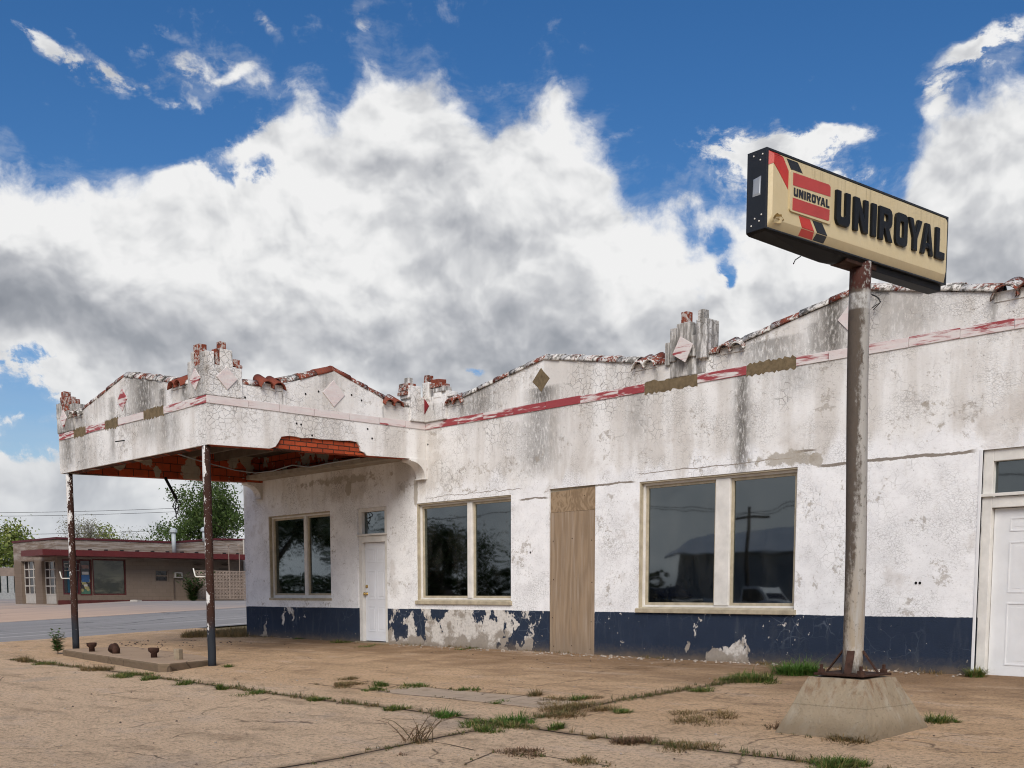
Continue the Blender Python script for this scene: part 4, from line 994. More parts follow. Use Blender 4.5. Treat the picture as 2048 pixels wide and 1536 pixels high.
# ------------------------------------------------------------------ ground
def joint_mask(g, P, lines, w):
    """distance to a set of ground polylines, world XY"""
    x, y, z = g.sep(P); d = None
    wob = g.noise(g.comb(x, y, 0.0), 3.5, 6, .65) - .5
    for (x0, y0), (x1, y1) in lines:
        L2 = (x1 - x0) ** 2 + (y1 - y0) ** 2
        t = madd_(g, x, (x1 - x0) / L2, madd_(g, y, (y1 - y0) / L2, -(x0 * (x1 - x0) + y0 * (y1 - y0)) / L2)).clamp()
        dx = x - (t * (x1 - x0) + x0); dy = y - (t * (y1 - y0) + y0)
        q = g.m('SQRT', dx * dx + dy * dy)
        d = q if d is None else g.mn(d, q)
    return d, wob
def gpl(pts): 
    q = [on_g(*p) for p in pts]; return [((a.x, a.y), (b.x, b.y)) for a, b in zip(q, q[1:])]
J1 = [(20, 1318), (240, 1345), (450, 1373), (610, 1396), (800, 1418), (900, 1432), (1040, 1453), (1130, 1466), (1232, 1478), (1410, 1499), (1581, 1519), (1650, 1526), (1800, 1545)]
J2 = [(560, 1534), (680, 1515), (770, 1497), (850, 1481), (960, 1460), (1040, 1442), (1120, 1428), (1240, 1402), (1340, 1385), (1430, 1370), (1500, 1357), (1620, 1338)]
J3 = [(700, 1359), (800, 1369), (1043, 1391), (1180, 1406), (1215, 1409)]
J4 = [(616, 1366), (756, 1382), (968, 1406), (1064, 1417)]
J5 = [(756, 1382), (800, 1369)]; J6 = [(968, 1406), (1050, 1392)]; J7 = [(616, 1366), (650, 1358), (700, 1358)]
J8 = [(830, 1478), (900, 1489), (950, 1499)]; J9 = [(930, 1527), (990, 1502), (1100, 1512), (1220, 1531)]; J10 = [(1500, 1450), (1600, 1470), (1690, 1480), (1760, 1483), (1850, 1478)]
JW = gpl(J1) + gpl(J2); JT = gpl(J3) + gpl(J4) + gpl(J5) + gpl(J6) + gpl(J8) + gpl(J9)
for nm, l in (('J1', gpl(J1)),):
    pass
def lot(g, out):
    P = g.pos(); x, y, z = g.sep(P); Q = g.comb(x, y, 0.0)
    big = g.noise(Q, .35, 5, .6); mid = g.noise(g.warp(Q, 1.5, .3), 1.4, 7, .62); fin = g.noise(Q, 26, 6, .7); grit = g.noise(Q, 90, 4, .7)
    pink = g.mix(mid, (.90, .67, .45), (.72, .505, .325))
    tan = g.mix(mid, (.82, .565, .345), (.63, .415, .24))
    near = g.ss(y + (big - .5) * 2.0, -5.9, -4.4)
    c = g.mix(near, pink, tan)
    # brown wash of soil lying against the wall, and worn grey patches
    soil = g.ss(y + (mid - .5) * 3.0 + (big - .5) * 3.0, -3.2, -.3) * g.ss(x, -22, -19)
    c = g.mix(soil * .85, c, g.mix(fin, (.23, .135, .07), (.33, .205, .11)))
    sw = g.noise(g.warp(g.comb(x * .5, y * 1.6, 0.0), 1.0, .5), 1.2, 7, .66)
    c = g.mix(g.ss(sw, .52, .70) * .48, c, (.26, .17, .105))
    c = g.mix(g.ss(sw, .47, .32) * .5, c, (.78, .60, .45))
    stk = g.noise(g.warp(g.comb(x * .45, y * 1.5, 2.0), 1.0, .6), 1.3, 8, .66)
    c = g.mix(g.ss(stk, .47, .72) * g.ss(y, -6, -2.5, .12, .5), c, (.26, .155, .085))
    grey = g.ss(g.noise(g.vm('ADD', Q, (4, 9, 0)), .55, 5, .6), .55, .68)
    c = g.mix(grey * .4 * (1.0 - near), c, (.36, .31, .275))
    # aggregate
    v = g.vor(g.warp(Q, 30, .02, 2), 42, 'F1')
    c = g.mix(g.ss(fin, .48, .66) * .62, c, (.15, .10, .07))
    c = g.mix(g.ss(grit, .55, .66) * .60, c, (.08, .058, .042))
    c = g.mix(g.ss(grit, .44, .34) * .5, c, (.68, .56, .45))
    # repaired strip of paler concrete
    a, b, e, f = [on_g(*q) for q in ((756, 1382), (800, 1369), (1215, 1409), (1064, 1417))]
    strip = g.band(y, (a.y + f.y) / 2, (b.y + e.y) / 2, .05) * g.band(x, a.x, e.x, .1)
    c = g.mix(strip * .75, c, g.mix(mid, (.62, .51, .40), (.48, .385, .30)))
    mott = g.ss(g.noise(g.warp(Q, 4, .2, 3), 5.5, 6, .68), .52, .66)
    c = g.mix(mott * .34, c, (.25, .17, .11))
    d, wob = joint_mask(g, P, JW, 0); d2, _ = joint_mask(g, P, JT, 0)
    dd = d + wob * .05
    near_j = g.ss(dd + (fin - .5) * .10, .0, .16, 1.0, 0.0)
    c = g.mix(near_j * .62, c, (.15, .10, .062))
    jt = g.ss(dd, .008, .024, 1.0, 0.0); jt2 = g.ss(d2 + wob * .05, .004, .016, 1.0, 0.0)
    k = g.mx(jt, jt2 * .85)
    c = g.mix(k * .95, c, (.028, .020, .014))
    # hair cracks
    cr = g.ss(g.vor(g.warp(Q, 1.2, .55, 6), .42, 'DISTANCE_TO_EDGE'), .0, .006, 1.0, 0.0) * g.ss(mid, .45, .55)
    c = g.mix(cr * .6, c, (.06, .042, .03))
    h = fin * 1.1 + grit * .5 - mott * .4 - k * 1.5 - cr * .6 + mid * .6
    out(c, .93, g.bump(h, .045), 0.0, .12)
material('concrete_lot', lot)
def asphalt(g, out):
    P = g.pos(); x, y, z = g.sep(P); Q = g.comb(x, y, 0.0)
    n = g.noise(g.scale(Q, (1.0, .12, 1)), 1.3, 6, .62); f = g.noise(Q, 18, 6, .7)
    c = g.mix(n, (.32, .305, .29), (.18, .172, .168))
    c = g.mix(g.ss(g.noise(g.scale(Q, (1.2, .05, 1)), 1.1, 5, .6), .55, .66) * .75, c, (.46, .44, .415))
    ck = g.ss(g.vor(g.warp(g.scale(Q, (1, .5, 1)), .6, .8, 5), .28, 'DISTANCE_TO_EDGE'), .0, .012, 1.0, 0.0)
    c = g.mix(ck * .7, c, (.05, .05, .05))
    c = g.mix(g.ss(f, .55, .7) * .4, c, (.12, .12, .12))
    out(c, .9, g.bump(f, .01), 0.0, .2)
material('asphalt', asphalt)
def far_lot(g, out):
    P = g.pos(); x, y, z = g.sep(P); Q = g.comb(x, y, 0.0)
    n = g.noise(g.scale(Q, (1.0, .25, 1)), .5, 7, .65); f = g.noise(Q, 9, 6, .7)
    c = g.mix(g.ss(y + (n - .5) * 14, 2, 13), g.mix(n, (.56, .41, .31), (.42, .295, .215)), g.mix(n, (.32, .30, .285), (.235, .22, .215)))
    c = g.mix(g.ss(n, .56, .7) * .6, c, (.17, .135, .11))
    c = g.mix(g.ss(f, .6, .75) * .35, c, (.13, .10, .08))
    out(c, .93, g.bump(f, .015), 0.0, .12)
material('far_lot', far_lot)
def dry_ground(g, out):
    P = g.pos(); n = g.noise(P, .12, 7, .65); f = g.noise(P, 4, 6, .7)
    c = g.mix(n, (.16, .135, .07), (.24, .185, .11)); c = g.mix(g.ss(f, .5, .7) * .5, c, (.08, .085, .03))
    out(c, .95, g.bump(f, .03), 0.0, .1)
material('dry_ground', dry_ground)
def sheet(xs, ys, name, mat, dz=0.0, amp=0.0):
    vs, fs = [], []
    for y in ys:
        for x in xs:
            n = 0.0
            if amp: n = amp * (mnoise.noise(Vector((x * .35, y * .35, 1.7))) + .5 * mnoise.noise(Vector((x * 1.3, y * 1.3, 4.0))))
            vs.append((x, y, gz(x, y) + dz + n))
    nx_ = len(xs)
    for j in range(len(ys) - 1):
        for i in range(nx_ - 1): fs.append((j * nx_ + i, j * nx_ + i + 1, (j + 1) * nx_ + i + 1, (j + 1) * nx_ + i))
    o = MB().add(vs, fs).build(name, mat, None, smooth=True, fixn=False); o['kind'] = 'structure'; return o
fr = lambda a, b, n: [a + (b - a) * k / n for k in range(n + 1)]
sheet([-900, -400, -200, -120, -80, -60, -40, -20, 0, 20, 60, 200, 500], [-500, -200, -80, -40, -26, -12, -9.5, -9, -8.5, -6, -3, 0, 3, 6, 9, 11, 12, 12.5, 13, 16, 30, 60, 150, 400, 900], 'ground', 'dry_ground', -.05)
sheet(fr(-27.0, 7, 136), fr(-17, 1.2, 73), 'concrete_lot', 'concrete_lot', 0.0, .012)
RX0, RX1 = -38.5, -27.0
ysr = [-60, -30, -20, -14, -11, -9.5, -9, -8.5, -6, -3, 0, 3, 6, 9, 11, 12, 12.5, 13, 20, 40, 90, 300]
sheet([RX0, -33, -30, RX1 - .003], ysr, 'side_street', 'asphalt', -.008)
sheet([-140, -110, -90, -75, -60, -50, RX0 - .003], [-14, -11, -9.5, -9, -8.5, -6, -3, 0, 3, 6, 9, 11, 12, 12.5, 13, 20, 40, 90], 'gravel_lot', 'far_lot', -.004)
sheet([-26.997, -10, 7, 60], [-44, -38, -30, -24, -17.003], 'main_street', 'asphalt', -.012)
MB().box(-26.9, 60, -30.1, -29.9, -.432, -.428).build('street_line', 'frame_cream')['kind'] = 'structure'

# pump island
isl = thing('pump_island', (-18.6, -4.2, -.2), 'low cracked concrete pump island with cut off pipe stubs under the canopy', 'pump island')
pts = [(-21.15, -4.52), (-15.85, -5.14), (-15.72, -5.02), (-16.24, -4.02), (-17.4, -3.62), (-21.3, -3.05), (-21.42, -3.2)]
mi = MB().slab(pts, [], lambda a, b, d: Vector((a, b, d)), -.42, ISZ)
me = mi.mesh('slab', bevel=.03)
link('slab', me, 'island_concrete' if 'island_concrete' in MATS else None, isl)
def islmat(g, out):
    P = g.pos(); x, y, z = g.sep(P); n = g.noise(P, 2.4, 7, .65); f = g.noise(P, 34, 6, .7)
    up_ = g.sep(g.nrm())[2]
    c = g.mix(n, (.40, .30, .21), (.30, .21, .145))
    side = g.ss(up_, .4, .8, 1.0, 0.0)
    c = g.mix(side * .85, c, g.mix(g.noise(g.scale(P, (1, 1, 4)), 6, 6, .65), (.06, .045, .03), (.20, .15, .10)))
    c = g.mix(g.ss(g.vor(g.warp(P, 3, .2, 4), .75, 'DISTANCE_TO_EDGE'), .0, .012, 1.0, 0.0) * .7, c, (.05, .035, .025))
    c = g.mix(g.ss(f, .58, .72) * .4, c, (.12, .085, .06))
    out(c, .93, g.bump(f + n, .012), 0.0, .12)
material('island_concrete', islmat); isl.children[0].data.materials.clear(); isl.children[0].data.materials.append(MATS['island_concrete'])
for k, (px, py, kind) in enumerate(((184, 1303, 'flange'), (232, 1307, 'bent'), (308, 1315, 'flange'), (357, 1319, 'block'))):
    q = on_z(px, py, ISZ); b = MB()
    if kind == 'flange': b.lathe([(.055, -.02), (.05, .07), (.085, .10), (.09, .155), (.06, .16), (.05, .11)], 14, q)
    elif kind == 'bent':
        b.tube([q + Vector((0, 0, -.02)), q + Vector((0, 0, .07)), q + Vector((-.05, 0, .11)), q + Vector((-.13, 0, .10)), q + Vector((-.19, 0, .05))], [.065, .07, .075, .07, .06], 12)
    else:
        b.box(-.055, .055, -.05, .05, -.02, .17, Matrix.Rotation(rad(20), 3, 'Z'), q)
    b.build('pipe_stub', 'rusty_iron' if kind != 'block' else 'concrete_pedestal', isl, smooth=kind != 'block', bevel=0 if kind != 'block' else .015, jit=.006)
# threshold rubble and stones: loose chips too many to count
def chips(name, mat, spots, lab):
    b = MB()
    for (x, y, r) in spots:
        z = gz(x, y); a = random.random() * 6.28
        n = 5; ring = [(x + r * random.uniform(.6, 1.1) * math.cos(a + 6.28 * k / n), y + r * random.uniform(.6, 1.1) * math.sin(a + 6.28 * k / n), z + .002) for k in range(n)]
        top = [(x + (p[0] - x) * .6 + random.uniform(-.2, .2) * r, y + (p[1] - y) * .6, z + r * random.uniform(.4, .9)) for p in ring]
        b.add(ring + top, [(k, (k + 1) % n, n + (k + 1) % n, n + k) for k in range(n)] + [tuple(range(n, 2 * n))])
    o = b.build(name, mat); tag(o, lab, 'rubble', kind='stuff'); return o
plain('stone_chip', (.36, .31, .26), .9, .4, 20); plain('dark_chip', (.07, .05, .04), .9, .4, 20)
rs = []
for _ in range(420):
    x = random.uniform(-17, -5.9); y = -abs(random.gauss(0, .16)) - .02; rs.append((x, y, random.uniform(.006, .026)))
for _ in range(260):
    x = random.uniform(-24, -1); y = random.uniform(-10, -.4); rs.append((x, y, random.uniform(.005, .015)))
chips('pale_rubble', 'stone_chip', rs, 'loose pale plaster and stone chips scattered along the foot of the wall and over the lot')
rs = []
for _ in range(240):
    x = random.uniform(-24, -1); y = random.uniform(-10, -.1); rs.append((x, y, random.uniform(.005, .017)))
for _ in range(60):
    rs.append((random.uniform(-23.5, -20), random.uniform(-2.8, -1), random.uniform(.01, .03)))
chips('dark_rubble', 'dark_chip', rs, 'loose dark grit and leaf crumbs scattered over the concrete lot')

# ------------------------------------------------------------------ grass and weeds
def leafmat(name, c0, c1, c2, dry=.25):
    def fn(g, out):
        P = g.pos(); n = g.noise(P, 3.0, 4, .6); f = g.noise(P, 23, 3, .6)
        geo = g.n('ShaderNodeNewGeometry'); r = V(g, geo.outputs['Random Per Island'])
        c = g.mix(r, c0, c1); c = g.mix(g.ss(r * .6 + n * .5, 1.0 - dry - .25, 1.0 - dry + .1), c, c2)
        nt = g.nt; b = nt.nodes['Principled BSDF']; o = nt.nodes['Material Output']
        out(c, .6, None, 0.0, .25)
        t = g.n('ShaderNodeBsdfTranslucent'); g.put(t.inputs['Color'], c)
        m = g.n('ShaderNodeMixShader'); m.inputs[0].default_value = .28
        nt.links.new(b.outputs[0], m.inputs[1]); nt.links.new(t.outputs[0], m.inputs[2]); nt.links.new(m.outputs[0], o.inputs['Surface'])
    return material(name, fn)
leafmat('grass_green', (.055, .105, .018), (.105, .155, .035), (.27, .22, .08), .22)
leafmat('grass_dry', (.075, .085, .028), (.13, .12, .045), (.22, .15, .07), .55)
leafmat('grass_lush', (.045, .115, .015), (.085, .17, .028), (.20, .22, .06), .08)
leafmat('grass_joint', (.050, .075, .018), (.11, .11, .04), (.20, .14, .07), .35)
leafmat('weed_leaf', (.050, .110, .022), (.090, .165, .04), (.16, .20, .06), .1)
leafmat('weed_brown', (.10, .075, .035), (.085, .09, .03), (.17, .10, .06), .5)
def blade(b, x, y, z, h, w, lean, a, seg=3):
    dx, dy = math.cos(a), math.sin(a); px, py = -dy, dx
    vs = []
    for k in range(seg + 1):
        t = k / seg; off = lean * t * t * h; ww = w * (1 - t) ** .7 * .5
        zz = z + h * t * (1 - .35 * abs(lean) * t)
        c = (x + dx * off, y + dy * off, zz)
        if k < seg: vs += [(c[0] + px * ww, c[1] + py * ww, zz), (c[0] - px * ww, c[1] - py * ww, zz)]
        else: vs.append(c)
    fs = [(2 * k, 2 * k + 1, 2 * k + 3, 2 * k + 2) for k in range(seg - 1)] + [(2 * seg - 2, 2 * seg - 1, 2 * seg)]
    b.add(vs, fs)
def tuft(b, x, y, r, h, n, lean=.8, zf=gz, w=.007):
    for _ in range(n):
        a = random.random() * 6.283; q = r * math.sqrt(random.random()); bx_, by_ = x + q * math.cos(a), y + q * math.sin(a)
        blade(b, bx_, by_, zf(bx_, by_) - .004, h * random.uniform(.35, 1.0) * (1.1 - .5 * q / max(r, 1e-3)), w * random.uniform(.7, 1.4), random.uniform(.1, lean) * (.5 + q / max(r, 1e-3)), a + random.uniform(-1, 1))
def grow(name, px, py, wpx, h, n, mat, label, cat='grass tuft', asp=.5, lean=.95, group='grass tufts in the concrete joints', lw=.010):
    """a clump standing at a surveyed place; wpx is its width in the photograph"""
    q = on_g(px, py); Z = (q - C).dot(F_); rw = wpx / FPX * Z / 2
    b = MB()
    ax = R_; m = max(3, int(wpx / 9)); sub = []
    for k in range(m):
        a = random.random() * 6.283; t = math.sqrt(random.random()) * .85
        sub.append((q + ax * (rw * t * math.cos(a)) + FH * (rw * asp * 2.2 * t * math.sin(a)), random.uniform(.45, 1.1) * (1.1 - .45 * t), random.uniform(.5, 1.3)))
    for _ in range(n):
        s_, hh, ww = random.choice(sub); a = random.random() * 6.283; t = random.random() ** .8 * min(.16, rw * .6) * ww
        x, y = s_.x + t * math.cos(a), s_.y + t * math.sin(a)
        long_ = 1.45 if random.random() < .07 else 1.0
        blade(b, x, y, gz(x, y) - .012, h * hh * random.uniform(.35, 1.0) * long_, lw * random.uniform(.6, 1.4), random.uniform(.2, 1.5) * lean * long_, a + random.uniform(-.9, .9))
    o = MBobj(b, name, mat, q); tag(o, label, cat, group); return o
def MBobj(b, name, mat, q):
    q = Vector(q); b.v = [p - q for p in b.v]
    o = link(name, b.mesh(name, fixn=False), mat, None, Matrix.Translation(q)); return o
T = [
 (890, 1434, 52, .13, 170, 'grass_lush', 'bright green spiky grass tuft standing left of the joint crossing'),
 (985, 1452, 110, .10, 832, 'grass_green', 'widest green grass patch filling the crossing of the two long joints', 1),
 (1032, 1446, 56, .16, 120, 'grass_lush', 'tall leaning grass tuft at the right end of the joint crossing patch'),
 (1112, 1458, 32, .10, 130, 'grass_green', 'small rounded grass tuft on the joint just right of the crossing'),
 (1066, 1392, 38, .12, 150, 'grass_dry', 'brown tipped tuft on the far corner of the pale repaired strip'),
 (1150, 1412, 160, .07, 2340, 'grass_dry', 'broad yellowish grass mat at the right end of the pale repaired strip', 1.3),
 (1158, 1401, 40, .11, 130, 'grass_green', 'green tuft rising from the back of the broad yellowish mat'),
 (1260, 1424, 50, .09, 240, 'grass_green', 'lone grass cushion right of the broad yellowish mat'),
 (1412, 1437, 128, .07, 1260, 'grass_dry', 'flat oval grass patch left of the sign pedestal', 0.8),
 (1190, 1476, 26, .07, 90, 'grass_dry', 'short dull tuft on the front joint between crossing and pedestal'),
 (1597, 1347, 76, .20, 832, 'grass_lush', 'lush tall green grass clump against the navy wall left of the sign pole', 0.6),
 (1500, 1360, 100, .13, 900, 'grass_green', 'long low grass hummock leading to the lush clump by the wall', 0.7),
 (1390, 1382, 62, .09, 260, 'grass_green', 'narrow grass row along the joint in front of the boarded bay window'),
 (1885, 1444, 52, .13, 260, 'grass_green', 'green tuft at the right hand corner of the concrete pedestal'),
 (1958, 1352, 44, .18, 170, 'grass_green', 'weedy tuft at the foot of the white door casing on the right'),
 (765, 1372, 40, .10, 170, 'grass_green', 'grass tuft on the left end of the pale repaired strip'),
 (748, 1380, 48, .07, 170, 'grass_green', 'low grass fringe in front of the strip tuft'),
 (690, 1370, 60, .07, 416, 'grass_dry', 'dull green patch in the square corner of the thin joint', 0.9),
 (696, 1358, 40, .08, 110, 'grass_dry', 'brown tuft furthest back in the square corner of the thin joint'),
 (826, 1372, 60, .07, 210, 'grass_green', 'long tuft on the back joint of the pale repaired strip'),
 (936, 1381, 44, .07, 150, 'grass_green', 'grass tuft midway along the back joint of the pale strip'),
 (998, 1407, 44, .07, 120, 'grass_green', 'small fringe across the front joint of the pale strip'),
 (50, 1323, 38, .16, 230, 'grass_dry', 'leftmost grass tuft on the long joint in front of the pump island'),
 (92, 1328, 34, .13, 190, 'grass_green', 'second grass tuft from the left on the long joint'),
 (190, 1341, 56, .15, 280, 'grass_dry', 'brownish tuft in front of the left half of the pump island'),
 (258, 1352, 70, .12, 380, 'grass_green', 'long green tuft row in front of the pump island corner'),
 (302, 1359, 34, .11, 140, 'grass_green', 'small tuft right of the long green row'),
 (372, 1367, 44, .10, 200, 'grass_green', 'green tuft on the long joint level with the near canopy post'),
 (445, 1378, 32, .11, 200, 'grass_green', 'compact tuft right of and in front of the near canopy post'),
 (510, 1387, 68, .07, 260, 'grass_green', 'low tuft row on the long joint beneath the first window'),
 (630, 1400, 54, .08, 220, 'grass_green', 'grass tuft on the long joint in line with the white panelled door'),
 (735, 1412, 36, .07, 150, 'grass_dry', 'dull brown tuft on the long joint left of the bright tip'),
 (790, 1419, 50, .08, 240, 'grass_green', 'bright tipped tuft on the long joint left of the spiky one'),
 (380, 1334, 44, .13, 220, 'grass_green', 'grass tuft tucked against the end of the pump island'),
 (458, 1334, 30, .08, 90, 'grass_green', 'thin tuft right of the foot of the near canopy post'),
 (355, 1318, 40, .08, 80, 'grass_dry', 'sparse weeds round the stub on the pump island top'),
 (1578, 1458, 60, .12, 200, 'weed_brown', 'reddish brown weeds at the left corner of the pedestal'),
 (1705, 1482, 80, .08, 429, 'grass_dry', 'dry grass fringe along the front foot of the pedestal', 0.5),
 (1268, 1483, 78, .07, 532, 'weed_brown', 'brown weedy row on the front joint at lower right', 0.5),
 (1375, 1496, 100, .06, 420, 'grass_dry', 'low olive row of weeds right of the brown weedy row'),
 (1680, 1531, 100, .08, 672, 'grass_green', 'green weed row at the bottom edge below the pedestal', 0.6),
 (1040, 1507, 90, .05, 260, 'weed_brown', 'sparse brown creeping weeds in the lowest crack'),
 (1160, 1522, 70, .05, 210, 'grass_dry', 'thin olive weeds at the right end of the lowest crack'),
 (800, 1510, 30, .03, 40, 'weed_brown', 'few brown sprigs in the diagonal joint at bottom left'),
 (1085, 1297, 44, .15, 180, 'weed_brown', 'dark withered weed clump against the peeling wall left of the plywood'),
 (940, 1298, 40, .07, 130, 'grass_green', 'small green tuft under the second window'),
 (685, 1284, 40, .10, 160, 'grass_green', 'tuft against the navy wall left of the panelled door'),
 (745, 1292, 50, .06, 160, 'grass_green', 'low tuft in front of the door step'),
 (600, 1278, 30, .10, 110, 'grass_green', 'tuft against the navy wall below the first window'),
]
for t in T:
    nm = 'weed_clump' if 'weed' in t[6].split(' with')[0] and 'grass' not in t[6] else 'grass_tuft'
    y_fix = {}
    o = grow(nm, t[0], t[1], t[2] * 1.12, t[3] * 1.25, int(t[4] * 2.2), t[5], t[6], 'weed' if nm == 'weed_clump' else 'grass tuft', t[7] if len(t) > 7 else .5)
# weeds strung along the joints
b = MB()
def along(lines, n, h, jitter=.05, prob=None):
    L = [((a, c_), math.dist(a, c_)) for a, c_ in lines]; tot = sum(l for _, l in L)
    for _ in range(n):
        r = random.random() * tot
        for (a, c_), l in L:
            if r <= l: break
            r -= l
        t = r / l; x = a[0] + (c_[0] - a[0]) * t + random.gauss(0, jitter); y = a[1] + (c_[1] - a[1]) * t + random.gauss(0, jitter)
        if mnoise.noise(Vector((x * 1.7, y * 1.7, 3.0))) < -.02 and random.random() < .85: continue
        tuft(b, x, y, .025, h * random.uniform(.6, 1.5), random.randint(5, 11))
along(gpl(J1), 1100, .07); along(gpl(J2)[4:], 620, .07, .06); along(gpl(J2)[:5], 120, .04); along(gpl(J3) + gpl(J4), 110, .035, .03); along(gpl(J9), 90, .035, .04)
along(gpl(J10), 90, .04, .05)
tag(b.build('joint_grass', 'grass_joint', None, fixn=False), 'thin grass and weeds growing in the concrete joints', 'grass', kind='stuff')
b = MB()
for _ in range(240):
    x = random.uniform(-22.2, -6.2); y = random.uniform(-.10, -.01)
    if mnoise.noise(Vector((x * .9, 0, 8.0))) < .05: continue
    tuft(b, x, y, .06, .09, 9)
for _ in range(900):
    px = random.uniform(372, 492); py = 1274 - (px - 372) / 120 * random.uniform(0, 12) - random.uniform(-2, 2)
    q = on_g(px, py); tuft(b, q.x, q.y, .12, .22, 7, w=.012)
tag(b.build('verge_grass', 'grass_dry', None, fixn=False), 'grass along the foot of the wall and the side street edge', 'grass', kind='stuff')

# leafy weed at the island corner, spindly weed on the diagonal joint
def leafy(name, q, h, n, label, spread=.5, lw=.035, ll=.13, mat='weed_leaf', cat='weed'):
    rt = thing(name, q, label, cat); q = Vector(q); stems = MB(); lv = MB()
    for k in range(n):
        a = 6.283 * k / n + random.uniform(-.3, .3); le = random.uniform(.15, 1.0) * spread; hh = h * random.uniform(.55, 1.0)
        pth = [q + Vector((math.cos(a) * le * hh * t * t, math.sin(a) * le * hh * t * t, hh * t)) for t in (0, .25, .5, .75, 1)]
        stems.tube(pth, [.006, .005, .004, .003, .002], 5)
        for j in range(16):
            t = .15 + .85 * j / 15; i = min(3, int(t * 4)); f = t * 4 - i; p = pth[i].lerp(pth[i + 1], f)
            b_ = random.random() * 6.283; L = ll * random.uniform(.6, 1.1) * (1.15 - .5 * t); d = Vector((math.cos(b_), math.sin(b_), random.uniform(.1, .7))).normalized(); s = d.cross(Vector((0, 0, 1))).normalized() * lw * random.uniform(.35, .6)
            lv.add([p, p + d * L * .45 + s, p + d * L + Vector((0, 0, -.02)), p + d * L * .45 - s], [(0, 1, 2, 3)])
    stems.build('stem', 'weed_brown', rt); lv.build('leaf_cluster', mat, rt, fixn=False); return rt
leafy('leafy_weed', on_g(116, 1308), .50, 10, 'knee high leafy green weed at the street corner of the pump island', .5, .05, .17)
rt = thing('spindly_weed', on_g(838, 1484), 'spindly twiggy weed arching over the diagonal joint at lower left of the crossing', 'weed')
q0 = on_g(838, 1484); b = MB(); b2 = MB()
for k in range(20):
    a = random.random() * 6.283; L = random.uniform(.10, .30); o_ = q0 + Vector((random.gauss(0, .08), random.gauss(0, .04), 0))
    pth = [o_ + Vector((math.cos(a) * L * t * 1.0, math.sin(a) * L * t * 1.0, L * .75 * (1 - (1 - t) ** 2))) for t in (0, .3, .6, 1)]
    b.tube(pth, [.004, .0035, .0025, .0015], 4)
    for j in range(4): blade(b2, *(pth[1 + j % 3]), .04, .006, 1.0, random.random() * 6.28)
    tuft(b2, o_.x, o_.y, .05, .06, 6)
b.build('stem', 'weed_brown', rt); b2.build('leaf_cluster', 'grass_dry', rt, fixn=False)

# ------------------------------------------------------------------ building across the side street
XB = -56.0
def bx_(px, py): return on_x(px, py, XB)
cor = bx_(118, 1207); YB = cor.y; GB = cor.z
def by_(px, py): return on_y(px, py, YB)
ZT = bx_(200, 1081).z
YE = bx_(560, 1100).y
XL = by_(31, 1200).x
def taupe(g, out):
    P = g.pos(); x, y, z = g.sep(P)
    n = g.noise(P, .7, 6, .6); f = g.noise(g.scale(P, (1, 1, 3)), 2.2, 6, .65)
    b = g.n('ShaderNodeTexBrick'); g.put(b.inputs['Vector'], g.comb(x + y, z, 0.0)); b.inputs['Scale'].default_value = 1
    for k, v_ in (('Brick Width', .4), ('Row Height', .2), ('Mortar Size', .008)): b.inputs[k].default_value = v_
    b.inputs['Color1'].default_value = (.165, .125, .097, 1); b.inputs['Color2'].default_value = (.15, .115, .088, 1); b.inputs['Mortar'].default_value = (.12, .09, .07, 1)
    c = g.mix(n * .3, V(g, b.outputs[0]), (.17, .13, .10))
    st_ = g.ss(z, ZT - 1.1, ZT - .7) * g.ss(g.noise(g.comb((x + y) * .5, z * 5, 0.0), 1.6, 6, .65), .40, .62)
    c = g.mix(st_ * .7, c, (.34, .31, .285))
    out(c, .85, g.bump(f, .008), 0.0, .2)
material('taupe_block', taupe)
plain('red_fascia', (.085, .009, .009), .5, .18, 1.2, .4); plain('dark_red', (.075, .012, .016), .6, .2, 3); plain('maroon_sill', (.075, .016, .014), .7, .3, 3)
plain('white_pipe', (.36, .40, .42), .5, .1); plain('dark_glassy', (.018, .014, .016), .12, .5, 1.5, .5); plain('panel_white', (.40, .375, .345), .6, .15)
plain('shade_brown', (.085, .062, .048), .8, .2); plain('block_screen', (.27, .21, .17), .85, .2, 3); plain('teal_paint', (.008, .05, .08), .5, .3, 2)
def bigpane(g, out):
    P = g.pos(); x, y, z = g.sep(P)
    n = g.noise(g.comb(y * .9, z * 1.2, 0.0), 1.0, 6, .6); m_ = g.noise(g.comb(y * .5, z * 2.6, 3.0), 1.5, 4, .55)
    c = g.mix(g.ss(n, .38, .62), (.085, .085, .06), (.022, .024, .018)); c = g.mix(g.ss(m_, .55, .7) * .5, c, (.14, .135, .095))
    out(c, .10, None, 0.0, .5)
material('dusty_pane', bigpane)
shop = thing('brick_shop', (XB, YB, GB), 'low taupe block shop with red canopy fascia across the side street', 'building')
y_split = bx_(344, 1090).y
wins = []
def byz(px0, px1, py0, py1):
    a, b_ = bx_(px0, py1), bx_(px1, py0); return (a.y, b_.y, a.z, b_.z)
W1 = byz(187, 251, 1119, 1190); W2 = byz(310.5, 337, 1139.5, 1164); DR = byz(127, 158, 1119, 1189); PN = byz(161, 183, 1119, 1191)
fb = lambda a, b, d: Vector((XB - d, a, b))
rz = lambda r: [(r[0], r[2]), (r[1], r[2]), (r[1], r[3]), (r[0], r[3])]
MB().slab([(YB, GB - .3), (YE, GB - .3), (YE, ZT + .32), (bx_(430, 1080).y, ZT + .22), (y_split, ZT - .02), (YB, ZT)], [rz(W1), rz(W2), rz(DR), rz(PN)], fb, 0, .25).build('front_wall', 'taupe_block', shop)
G1, G2 = [(by_(a, d).x, by_(b_, d).x, GB - .02, by_(b_, c).z) for a, b_, c, d in ((45, 72, 1121, 1202), (86, 113, 1121, 1203))]
XLw = XL
fs_ = lambda a, b, d: Vector((a, YB + d, b))
